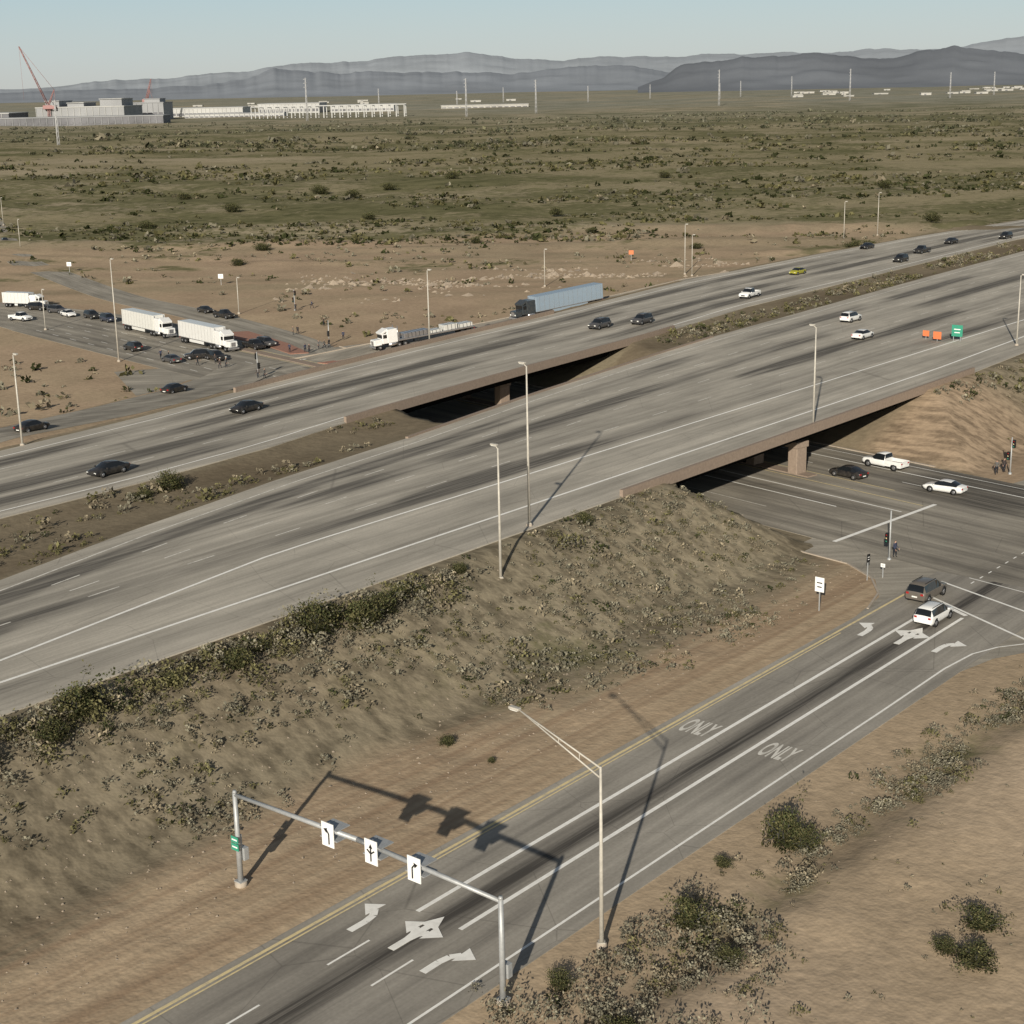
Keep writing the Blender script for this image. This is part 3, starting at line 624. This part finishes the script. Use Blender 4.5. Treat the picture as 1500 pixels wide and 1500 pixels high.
# ------------------------------------------------------------ vehicles
VM=[M['body'],M['glass'],M['tyre'],M['rim'],M['red'],M['lamp'],M['dark'],M['chrome']]
def loft(bm,ST_,win,wtop):
    rows=[]
    for (x,zb,zs,zt,w,wt) in ST_:
        half=[(w*.90,zb),(w,zb+.22),(w*1.0,zs-.12),(w*.97,zs),(wt,zt-.03),(wt*.82,zt),(0,zt+.02)]
        pts=[(x,-a,b) for a,b in half]+[(x,a,b) for a,b in half[::-1][1:]]
        rows.append([bm.verts.new(p) for p in pts])
    n=len(rows[0])
    for i in range(len(rows)-1):
        for k in range(n-1):
            f=bm.faces.new((rows[i][k],rows[i][k+1],rows[i+1][k+1],rows[i+1][k]));f.smooth=True
            if k in (3,8) and i in win: f.material_index=1;f.smooth=False
            if k in (4,5,6,7) and i in wtop: f.material_index=1
        f=bm.faces.new((rows[i][n-1],rows[i][0],rows[i+1][0],rows[i+1][n-1]));f.material_index=6
    for r,rev in ((rows[0],0),(rows[-1],1)): bm.faces.new(r if not rev else r[::-1])
    bmesh.ops.recalc_face_normals(bm,faces=bm.faces)
def wheels(bm,xs,w,r=.34,th=.24):
    for x in xs:
        for sg in (-1,1):
            tube(bm,(x,sg*(w-th),r),(x,sg*(w+.02),r),r,r,2,14);tube(bm,(x,sg*(w+.015),r),(x,sg*(w+.035),r),r*.62,r*.55,3,10)
            tube(bm,(x,sg*(w-.02),r+.03),(x,sg*(w+.008),r+.03),r*1.2,r*1.2,6,14)
def car_mesh(kind):
    bm=bmesh.new()
    if kind=='sedan':
        S_=[(-2.42,.42,.80,.86,.74,.62),(-2.3,.32,.93,.98,.87,.72),(-1.75,.25,.96,1.06,.91,.74),(-1.0,.22,.97,1.40,.92,.62),(-.1,.22,.95,1.47,.92,.61),(.45,.22,.94,1.42,.92,.61),(1.2,.22,.92,.98,.91,.76),(2.05,.25,.78,.84,.88,.70),(2.32,.32,.66,.72,.80,.6),(2.42,.4,.58,.62,.7,.5)]
        loft(bm,S_,{2,3,4,5},{2,5});wheels(bm,(-1.42,1.45),.91,.33);rear,front,zl=-2.4,2.33,.78
    elif kind=='suv':
        S_=[(-2.4,.45,.95,1.02,.84,.7),(-2.32,.35,1.08,1.14,.92,.78),(-2.05,.3,1.1,1.68,.95,.70),(-1.0,.28,1.08,1.76,.96,.70),(.1,.28,1.06,1.76,.96,.69),(.6,.28,1.05,1.68,.96,.68),(1.25,.28,1.04,1.12,.95,.78),(2.1,.3,.96,1.02,.92,.74),(2.38,.38,.80,.86,.84,.66),(2.46,.45,.66,.7,.76,.6)]
        loft(bm,S_,{2,3,4,5},{1,5});wheels(bm,(-1.45,1.5),.95,.38);rear,front,zl=-2.38,2.4,.95
        for sg in(-1,1): addbox(bm,-1.7,.4,sg*.62-.02,sg*.62+.02,1.78,1.83,6)
    else:
        S_=[(-.55,.4,1.12,1.30,.97,.80),(-.5,.35,1.12,1.84,.98,.70),(.4,.35,1.1,1.88,.98,.70),(.85,.35,1.1,1.80,.98,.68),(1.45,.35,1.1,1.2,.97,.80),(2.5,.38,1.05,1.12,.95,.78),(2.78,.45,.85,.9,.9,.7)]
        loft(bm,S_,{1,2,3},{3,0})
        addbox(bm,-2.85,-.56,-.95,.95,.45,.72,0,.03)
        for sg in(-1,1): addbox(bm,-2.85,-.56,sg*.91-.06,sg*.91+.06,.73,1.18,0,.02)
        addbox(bm,-2.87,-2.77,-.85,.85,.73,1.16,0,.02);addbox(bm,-2.76,-.57,-.84,.84,.722,.74,6)
        wheels(bm,(-1.9,1.85),.96,.4);rear,front,zl=-2.88,2.72,.95
    for sg in(-1,1):
        addbox(bm,rear-.03,rear+.08,sg*.68-.14,sg*.68+.14,zl-.08,zl+.1,4,.02);addbox(bm,front-.08,front+.06,sg*.62-.15,sg*.62+.15,zl-.25,zl-.1,5,.02)
        addbox(bm,.85 if kind!='pickup' else 1.1,1.02 if kind!='pickup' else 1.28,sg*1.02-.1,sg*1.02+.1,zl+.12,zl+.28,0,.03)
    addbox(bm,front-.02,front+.09,-.4,.4,zl-.4,zl-.2,6,.02);addbox(bm,rear-.05,rear+.02,-.25,.25,zl-.3,zl-.18,5,0)
    me=bpy.data.meshes.new(kind+'_mesh');bm.to_mesh(me);bm.free()
    for m in VM: me.materials.append(m)
    return me
CM={k:car_mesh(k) for k in('sedan','suv','pickup')}
NM={'sedan':'sedan_car','suv':'suv_car','pickup':'pickup_truck'}
W_=(.82,.82,.80);B_=(.012,.012,.014);G_=(.06,.06,.065)
def car(kind,x,y,z,rz,color,scale=1.1): return bmobj(NM[kind],None,None,(x,y,z),rz,color,CM[kind],scale)
def carst(kind,s,t,z,color,rev=False,da=0,scale=1.1): x,y,_=ST(s,t);return car(kind,x,y,z,ANG+da+(math.pi if rev else 0),color,scale)
fa=lambda s:math.atan((tffe(s+5)-tffe(s-5))/10)
for kind,s,t,c in [('sedan',145.6,171.6,B_),('sedan',110.5,156.4,B_),('suv',236.5,176,G_),('suv',245.5,172.6,G_),('pickup',288.5,175,W_),('sedan',329.7,187,(.35,.33,.02)),('sedan',389.6,200,B_),('suv',365,178,B_),('pickup',386.3,182.5,B_),('sedan',412.7,186.5,B_),('suv',432,179,B_)]: carst(kind,s,t,6.5,c,rev=True,da=fa(s)*.6)
carst('suv',268.9,140.8,6.5,W_);carst('sedan',251.8,129.4,6.5,W_)
carst('suv',142.6,65.1,.06,(.12,.105,.09),scale=1.14);carst('suv',136.4,61.4,.06,W_,scale=1.05)
cN=math.atan2(.777,-.6295)
car('sedan',44.6,201.6,.05,cN,B_);car('pickup',50.6,206.5,.05,cN+.05,W_,1.1);car('sedan',55.0,192.8,.05,cN+.2,W_,1.1)
cS=cN+math.pi
for kind,x,y,z,a,c in [('sedan',-68.5,220.7,4.6,ANG+.15,B_),('sedan',-57.2,264.6,1.55,ANG+.2,B_),('suv',-77,320,.05,cN,B_),('sedan',-66,304.5,.05,cN,G_),('suv',-61.5,308,.05,cN+1.2,B_),('suv',-57.5,306,.05,cS,B_),('pickup',-52,319,.05,cS,B_),('sedan',-72.2,375,.06,cS,B_),('pickup',-66,365,.06,cS+.1,B_),('sedan',-104.6,373.5,.05,cS,W_),('suv',-97.8,369,.05,cS,B_),('suv',-92.5,363,.05,cS,(.02,.03,.06)),('pickup',-114.3,368,.05,cS+.3,W_),('suv',-115.4,386,.05,cS+.4,B_),('suv',-109,380,.05,cS+.3,G_),('sedan',-181,574,.06,cS-.3,B_),('suv',-50,322,.05,cS,G_)]: car(kind,x,y,z,a,c)
def tractor(bm,x0,body=0):
    addbox(bm,x0,x0+6.3,-.45,.45,.75,1.05,6)
    addbox(bm,x0+2.0,x0+4.1,-1.18,1.18,1.05,3.55,body,.1)
    addbox(bm,x0+4.1,x0+5.1,-1.1,1.1,1.05,2.85,body,.1)
    addbox(bm,x0+5.1,x0+6.7,-.88,.88,.85,1.95,body,.14)
    mt=Matrix.Translation((x0+4.75,0,3.15))@Matrix.Rotation(math.radians(25),4,'Y');addbox(bm,-1.0,.6,-1.05,1.05,-.22,.2,body,.08,mt)
    addbox(bm,x0+5.085,x0+5.13,-.98,.98,2.05,2.72,1)
    for sg in(-1,1):
        addbox(bm,x0+4.2,x0+4.95,sg*1.1-.02,sg*1.1+.02,2.05,2.7,1);tube(bm,(x0+2.2,sg*1.0,.8),(x0+3.9,sg*1.0,.8),.32,.32,7,10)
        tube(bm,(x0+1.85,sg*.95,1.),(x0+1.85,sg*.95,3.9),.08,.08,7,8);addbox(bm,x0+5.4,x0+6.4,sg*1.05-.16,sg*1.05+.16,.95,1.12,body,.05)
        addbox(bm,x0+6.62,x0+6.74,sg*.68-.14,sg*.68+.14,1.1,1.35,5,.02)
        for wx in (x0+.5,x0+1.75): tube(bm,(wx,sg*.75,.5),(wx,sg*1.25,.5),.5,.5,2,14);tube(bm,(wx,sg*1.23,.5),(wx,sg*1.27,.5),.26,.2,3,10)
        tube(bm,(x0+5.7,sg*.95,.5),(x0+5.7,sg*1.22,.5),.5,.5,2,14);tube(bm,(x0+5.7,sg*1.21,.5),(x0+5.7,sg*1.25,.5),.26,.2,3,10)
    addbox(bm,x0+6.6,x0+6.85,-1.1,1.1,.45,.8,7,.05);addbox(bm,x0+6.69,x0+6.73,-.45,.45,1.0,1.75,7)
def semi(name,x,y,z,rz,L,cab,trailer,kind='box',scale=1.,pitch=0):
    e=bpy.data.objects.new(name,None);link(e);e.location=(x,y,z);e.rotation_euler=(0,pitch,rz);e.scale=(scale,)*3
    bm=bmesh.new();tractor(bm,L/2-6.8);o=bmobj('tractor',bm,VM,color=cab);o.parent=e
    bm=bmesh.new();xr=-L/2;xf=L/2-4.95
    if kind=='box':
        addbox(bm,xr,xf,-1.28,1.28,1.15,4.05,0,.05);addbox(bm,xr-.02,xf+.02,-1.3,1.3,1.08,1.2,7);addbox(bm,xr-.02,xf+.02,-1.3,1.3,4.0,4.03,0)
        for k in range(int((xf-xr)/1.2)):
            for sg in(-1,1): addbox(bm,xr+.6+k*1.2,xr+.64+k*1.2,sg*1.285-.012,sg*1.285+.012,1.2,4.0,7)
        addbox(bm,xr-.03,xr-.005,-.02,.02,1.2,4.0,6);addbox(bm,xr+4,xf-4,-1.2,-1.17,.5,1.1,0);addbox(bm,xr+4,xf-4,1.17,1.2,.5,1.1,0)
    else:
        addbox(bm,xr,xf,-1.28,1.28,1.15,1.42,7,.03)
        for i,(a,b,h) in enumerate([(.3,3.2,2.1),(3.6,6.4,2.4),(6.9,9.2,1.9),(9.6,xf-xr-1.2,2.3)]):
            addbox(bm,xr+a,xr+b,-1.1,1.1,1.43,h,(0,0,0,7)[i],.06)
            for q in np.arange(a+.4,b-.1,.8): addbox(bm,xr+q,xr+q+.08,-1.12,1.12,1.43,h+.02,6)
        addbox(bm,xf-.15,xf,-1.25,1.25,1.42,2.6,7)
    for wx in (xr+1.2,xr+2.45):
        for sg in(-1,1): tube(bm,(wx,sg*.75,.5),(wx,sg*1.25,.5),.5,.5,2,14);tube(bm,(wx,sg*1.23,.5),(wx,sg*1.27,.5),.26,.2,3,10)
    for sg in(-1,1): addbox(bm,xf-4.2,xf-4.05,sg*.9-.08,sg*.9+.08,.15,1.15,6);addbox(bm,xr-.05,xr,sg*1.0-.12,sg*1.0+.12,.85,1.0,4)
    addbox(bm,xr+.3,xr+3.4,-.5,.5,.7,1.1,6)
    o=bmobj('trailer',bm,VM,color=trailer);o.parent=e
semi('semi_truck',-78.6,343.2,.06,cS,18.5,W_,(.72,.72,.68),scale=1.12)
semi('semi_truck',-62.0,323.2,.06,cS,18.5,W_,(.74,.74,.72),scale=1.12)
x,y,_=ST(262.5,206.6);semi('semi_truck',x,y,4.15,ANG+math.pi-.20,22,(.03,.04,.05),(.27,.35,.43),scale=1.1,pitch=.06)
x,y,_=ST(229,214.5);semi('flatbed_truck',x,y,1.78,ANG+math.pi-.33,21,W_,(.6,.6,.57),'flat',1.08,pitch=.07)
semi('box_truck',-120,392,.06,cS+.5,14,W_,(.7,.7,.68),scale=.9)
# ------------------------------------------------------------ people
def person_mesh(pose):
    st={0:dict(k=.03,a=.0,e=.06),1:dict(k=.12,a=.22,e=.1),2:dict(k=.0,a=-.05,e=.3)}[pose]
    V=[];R=[];E=[]
    def v(p,r,par=None):
        V.append(p);R.append(r);i=len(V)-1
        if par is not None:E.append((par,i))
        return i
    pel=v((0,0,.95),.15);sp=v((0,.01,1.15),.135,pel);chh=v((0,0,1.38),.155,sp);nk=v((0,.01,1.53),.06,chh);hd=v((0,.03,1.64),.098,nk);tp=v((0,.02,1.75),.07,hd);v((0,.125,1.64),.018,hd)
    for sg in(-1,1):
        st_=st['a']*sg
        sh=v((.19*sg,0,1.43),.065,chh);el=v((.27*sg,-.03-st_*.5,1.14),.048,sh);wr=v((.29*sg,st['e']-st_,.9),.032,el);pa=v((.29*sg,st['e']+.03-st_,.83),.036,wr)
        for k in range(4):
            f=v((.29*sg,st['e']+.005+k*.018-st_,.79),.010,pa);v((.285*sg,st['e']+.01+k*.018-st_,.735+abs(k-1.5)*.008),.008,f)
        th=v((.275*sg,st['e']+.075-st_,.81),.010,pa);v((.27*sg,st['e']+.09-st_,.775),.009,th)
        hp=v((.1*sg,0,.88),.105,pel);kn=v((.115*sg,.04+st_,.5),.068,hp);an=v((.12*sg,-.03+st_*1.5,.1),.045,kn);v((.13*sg,.13+st_*1.5,.045),.042,an)
    me=bpy.data.meshes.new('p');me.from_pydata(V,E,[]);o=bpy.data.objects.new('p',me);link(o)
    md=o.modifiers.new('s','SKIN');me.skin_vertices[0].data[0].use_root=True
    for i,r in enumerate(R): me.skin_vertices[0].data[i].radius=(r,r*(.72 if i<3 else 1))
    sb=o.modifiers.new('ss','SUBSURF');sb.levels=1
    dg=bpy.context.evaluated_depsgraph_get();m2=bpy.data.meshes.new_from_object(o.evaluated_get(dg));bpy.data.objects.remove(o)
    m2.materials.clear()
    for m in (M['shirt'],M['trouser'],M['skin'],M['hair']): m2.materials.append(m)
    for p in m2.polygons:
        c=p.center;mi=0
        if c.z<.93 and abs(c.x)<.24: mi=1
        if c.z<.09: mi=3
        if c.z<.93 and abs(c.x)>.24: mi=2
        if c.z>1.5: mi=2
        if c.z>1.7 or (c.z>1.58 and c.y<.0): mi=3
        p.material_index=mi;p.use_smooth=True
    return m2
M['shirt']=objmat('clothing',.8,.2,0);M['trouser']=flat('trousers',(.02,.022,.03),.9);M['skin']=flat('skin',(.42,.26,.19),.6);M['hair']=flat('hair',(.02,.015,.01),.8)
PM=[person_mesh(i) for i in range(3)]
def person(x,y,z,rz,c,i,scl=1.1):
    o=bpy.data.objects.new('person',PM[i]);link(o);o.location=(x,y,z);o.rotation_euler=(0,0,rz);o.color=(*c,1);o.scale=(scl,)*3
for i,(x,y) in enumerate([(-50.6,374.4),(-47.2,378.6),(-41.1,348.9),(-46.3,336.7),(-45.4,337.3),(-40.8,312.7),(-39.9,312.0),(-37.5,317.4),(-36.6,318.2),(-34.7,328.5),(-46,284.5),(-44.8,284.3),(-67,307),(-69,309),(-57,302),(-38.5,316.5),(-60,300),(42.0,165.2),(65.5,202.5),(64.2,201.5),(-62,331),(-44,313.2),(-55,296),(-54,297)]):
    person(x,y,.06,random.uniform(0,6.28),[(.02,.02,.025),(.03,.04,.08),(.05,.04,.04),(.1,.1,.1)][i%4],i%3)
# ------------------------------------------------------------ distance: power line, plant, cranes, hills
M['pylon']=flat('pylon_steel',(.46,.46,.46),.6);M['bld']=flat('factory_panel',(.31,.315,.32),.8,scale=.02);M['bldw']=flat('factory_white',(.47,.47,.455),.8,scale=.02);M['bldd']=flat('factory_dark',(.17,.17,.18),.8,scale=.02,var=.3);M['crane']=flat('crane_red',(.36,.20,.19),.6)  # paler base colours stand in for haze on these distant objects
M['town']=flat('town_walls',(.42,.41,.38),.8,scale=.02)
def pylon(x,y,h,w=1.5):
    bm=bmesh.new()
    for sx,sy in((-1,-1),(1,-1),(1,1),(-1,1)): tube(bm,(sx*w*.9,sy*w*.9,-3),(sx*.3,sy*.3,h),.36,.26,0,5)
    for k in range(8):
        q=k/8;q2=(k+1)/8;a=w*.9*(1-q)+.3*q;b=w*.9*(1-q2)+.3*q2
        tube(bm,(-a,-a,h*q),(b,-b,h*q2),.2,.2,0,4);tube(bm,(a,a,h*q),(-b,b,h*q2),.2,.2,0,4)
    for q in(.78,.87,.96): tube(bm,(-h*.06,0,h*q),(h*.06,0,h*q),.25,.25,0,5);tube(bm,(-h*.06,0,h*q),(0,0,h*(q+.03)),.15,.15,0,4);tube(bm,(h*.06,0,h*q),(0,0,h*(q+.03)),.15,.15,0,4)
    bmobj('transmission_tower',bm,[M['pylon']],(x,y,0),.6)
for p in [(-465,1684,46,1.2),(-63,2741,64),(457,3439,74),(800,3746,72),(-330,2720,70),(60,3000,60),(1060,3850,60),(1300,4300,60),(870,4900,60),(760,5200,50),(640,4800,45),(240,4600,45),(470,5200,45),(-330,4300,50),(0,5000,45),(-120,4200,40)]: pylon(*p)
def building(x0,x1,y,dep,h,mat,mat2,name,bays=12,extra=()):
    bm=bmesh.new();addbox(bm,x0,x1,y,y+dep,-3,h,0);addbox(bm,x0-1,x1+1,y-1,y+dep+1,h+.01,h+1.5,1)
    w=(x1-x0)/bays
    for i in range(bays):
        addbox(bm,x0+w*i+w*.15,x0+w*i+w*.8,y-.6,y-.05,h*.15,h*.45,2);addbox(bm,x0+w*i,x0+w*i+w*.06,y-1.2,y-.02,0,h-.5,1)
    for a,b,hh in extra: addbox(bm,a,b,y+dep*.2,y+dep*.8,h+1.51,h+1.5+hh,0);addbox(bm,a-1,b+1,y+dep*.18,y+dep*.82,h+1.51+hh,h+2.5+hh,1)
    bmobj(name,bm,[mat,mat2,M['bldd']])
building(-930,-580,2760,60,13,M['bldd'],M['bld'],'factory_building',30)
building(-850,-690,2950,150,28,M['bld'],M['bldw'],'factory_building',14,[(-840,-815,10),(-800,-770,6),(-740,-700,12)])
building(-765,-660,3150,90,32,M['bld'],M['bld'],'factory_building',10,[(-760,-740,8),(-700,-670,6)])
building(-1010,-885,2900,120,20,M['bldd'],M['bldw'],'factory_building',10,[(-990,-960,8)])
building(-725,-550,3420,110,17,M['bldw'],M['bldw'],'warehouse',20)
building(-560,-420,3700,160,20,M['bldw'],M['bldw'],'warehouse',16)
building(-640,-440,3250,60,7,M['bldw'],M['bld'],'warehouse',20)
building(-395,-250,3700,120,14,M['bldw'],M['bldw'],'warehouse',16)
building(-150,60,3900,90,6,M['town'],M['town'],'warehouse',14)
bm=bmesh.new()
for i in range(20):
    for j in range(2):
        x=-470+i*15;y=3020+j*50;addbox(bm,x-.9,x+.9,y-.9,y+.9,-3,20,0)
    addbox(bm,-470+i*15-.6,-470+i*15+.6,3022,3068,19,20.5,0)
for j in range(2): addbox(bm,-471,-184,3019+j*50,3021+j*50,20.51,21.8,0)
bmobj('steel_frame_structure',bm,[M['bldw']])
def crane(x,y,mast,tip,base=26):
    e=bpy.data.objects.new('construction_crane',None);link(e);e.location=(x,y,0)
    bm=bmesh.new();n=10
    def lat(p,q,w0,w1):
        p=Vector(p);q=Vector(q)
        for dx,dy in((-1,-1),(1,-1),(1,1),(-1,1)): tube(bm,(p.x+dx*w0,p.y+dy*w0,p.z),(q.x+dx*w1,q.y+dy*w1,q.z),.5,.4,0,4)
        for k in range(n):
            a=p.lerp(q,k/n);b=p.lerp(q,(k+1)/n);wa=w0+(w1-w0)*k/n;sg=1 if k%2 else -1
            tube(bm,(a.x-sg*wa,a.y-wa,a.z),(b.x+sg*wa,b.y-wa,b.z),.3,.3,0,4)
    lat((0,0,base),tip,1.6,.7);lat((0,0,0),(2,0,base),2.4,1.6);lat((2,0,base),(mast[0],0,mast[1]),1.3,.6)
    tube(bm,(mast[0],0,mast[1]),tip,.3,.3,0,4);tube(bm,(mast[0],0,mast[1]),(14,0,base-6),.3,.3,0,4)
    addbox(bm,-8,14,-6,6,base-8,base-1,0,1);tube(bm,tip,(tip[0],tip[1],base+10),.2,.2,0,4)
    o=bmobj('lattice_boom',bm,[M['crane']]);o.parent=e
crane(-826,2945,(14,60),(-42,0,136),34);crane(-720,3280,(8,56),(12,0,78),40);crane(-1000,3100,(10,60),(-12,0,80),36)
bm=bmesh.new()
for i in range(55):
    y=random.uniform(4600,6800);x=y*random.choice((random.uniform(.17,.21),random.uniform(.28,.33),random.uniform(-.2,.33),random.uniform(-.22,.05)));w=random.uniform(12,45);h=random.uniform(3,6)
    addbox(bm,x,x+w,y,y+w*.7,-2,h,0);addbox(bm,x-1,x+w+1,y-1,y+w*.7+1,h+.01,h+.8,0);addbox(bm,x+w*.3,x+w*.5,y-.3,y-.02,0,h*.6,1)
bmobj('distant_town',bm,[M['town'],M['bldd']])
def hills(name,D,prof,colr,seed,depth=2500,rag=.003):
    px=np.array([p[0] for p in prof],float);py=np.array([p[1] for p in prof],float)
    a=np.linspace(px[0],px[-1],int((px[-1]-px[0])/2.));yh=125-.0209*(a-750)
    el=(yh-np.interp(a,px,py))/2300.;az=(a-750)/2300.
    el=el+((fbm(a*.035,a*0,seed,6)-.5)*rag+(np.abs(fbm(a*.02,a*0+9,seed+3,4)-.5))*rag*1.2-rag*.15)*np.clip(el/.006,0,1);rows=40;V=[]
    for j in range(rows):
        q=j/(rows-1)*1.5;dist=D+depth*q
        prof_h=(51+(D+depth)*el)
        w=float(sm(np.array(q))) if q<=1 else 1-.5*(q-1)
        rid=.8+1.1*(fbm(a*.010+seed,a*0+q*7.,seed+5,4)-.5)
        hh=prof_h*(w*((1-w)*rid+w))
        V.append(np.stack([np.tan(az)*dist,dist+0*a,hh-6],-1))
    V=np.array(V).reshape(-1,3);F=flipup(V,gridF(rows,len(a)))
    m,nt,b=diffmat(name+'_hazed_rock');co=N(nt,'ShaderNodeTexCoord').outputs['Object']
    f=ramp(nt,noise(nt,co,.0016,5,.6),.35,.65,0,1);c2=tuple(x*1.1 for x in colr);c1=tuple(x*.9 for x in colr)  # blue-grey rock tone includes painted distance haze
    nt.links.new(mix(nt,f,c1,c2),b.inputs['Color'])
    return mesh_np(name,V,F,[m],smooth=True)
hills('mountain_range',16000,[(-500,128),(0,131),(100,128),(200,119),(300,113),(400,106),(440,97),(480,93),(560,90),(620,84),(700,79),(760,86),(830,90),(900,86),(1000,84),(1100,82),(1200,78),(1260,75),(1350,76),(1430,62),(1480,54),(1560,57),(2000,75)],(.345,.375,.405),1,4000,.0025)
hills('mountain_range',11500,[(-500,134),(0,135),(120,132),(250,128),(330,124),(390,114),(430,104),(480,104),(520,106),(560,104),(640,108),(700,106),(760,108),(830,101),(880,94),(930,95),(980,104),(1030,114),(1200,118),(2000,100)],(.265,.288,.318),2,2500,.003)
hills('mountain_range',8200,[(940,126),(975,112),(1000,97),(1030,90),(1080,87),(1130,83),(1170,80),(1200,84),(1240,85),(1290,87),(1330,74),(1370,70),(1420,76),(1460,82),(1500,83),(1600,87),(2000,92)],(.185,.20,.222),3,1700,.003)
# ------------------------------------------------------------ light, sky, camera
SUN_EL=math.radians(20.5);az=math.radians(13)
d=Vector((math.sin(az)*math.cos(SUN_EL),math.cos(az)*math.cos(SUN_EL),-math.sin(SUN_EL)))
sl=bpy.data.lights.new('sun','SUN');sl.energy=5.0;sl.angle=math.radians(.6);sl.color=(1,.925,.80);so=bpy.data.objects.new('sun',sl);link(so);so.rotation_euler=d.to_track_quat('-Z','Y').to_euler()
w=bpy.data.worlds.new('World');sc.world=w;w.use_nodes=True;nt=w.node_tree;bg=nt.nodes['Background']
sk=nt.nodes.new('ShaderNodeTexSky');sk.sky_type='NISHITA';sk.sun_disc=False;sk.sun_elevation=SUN_EL;sk.sun_rotation=math.radians(193);sk.air_density=1.0;sk.dust_density=1.2;sk.ozone_density=1.5;sk.altitude=300
# desert haze layer near the horizon, blended over the physical sky
geo=nt.nodes.new('ShaderNodeTexCoord');sep=nt.nodes.new('ShaderNodeSeparateXYZ');nt.links.new(geo.outputs['Generated'],sep.inputs[0])
cr=nt.nodes.new('ShaderNodeValToRGB');nt.links.new(sep.outputs['Z'],cr.inputs[0]);el=cr.color_ramp.elements
el[0].position=0;el[0].color=(6.0,6.2,6.1,1);el[1].position=1;el[1].color=(.5,.55,.65,1)
for p,c in ((.02,(5.4,6.1,6.4)),(.06,(4.2,5.6,6.4)),(.25,(1.6,1.8,2.0))):
    q=el.new(p);q.color=(*c,1)
ad=nt.nodes.new('ShaderNodeMix');ad.data_type='RGBA';ad.inputs[0].default_value=.74
nt.links.new(sk.outputs[0],ad.inputs[6]);nt.links.new(cr.outputs[0],ad.inputs[7]);nt.links.new(ad.outputs[2],bg.inputs[0]);bg.inputs[1].default_value=.10
sc.view_settings.view_transform='Standard';sc.view_settings.look='None';sc.view_settings.exposure=0
cd=bpy.data.cameras.new('camera');cam=bpy.data.objects.new('camera',cd);link(cam);sc.camera=cam
cd.sensor_width=36;cd.sensor_height=36;cd.lens=36*2300/1500.;cd.clip_start=.5;cd.clip_end=60000
th=math.atan(625/2300.)
cam.matrix_world=Matrix.Translation((0,0,51))@Matrix.Rotation(math.pi/2-th,4,'X')@Matrix.Rotation(-math.radians(1.2),4,'Z')
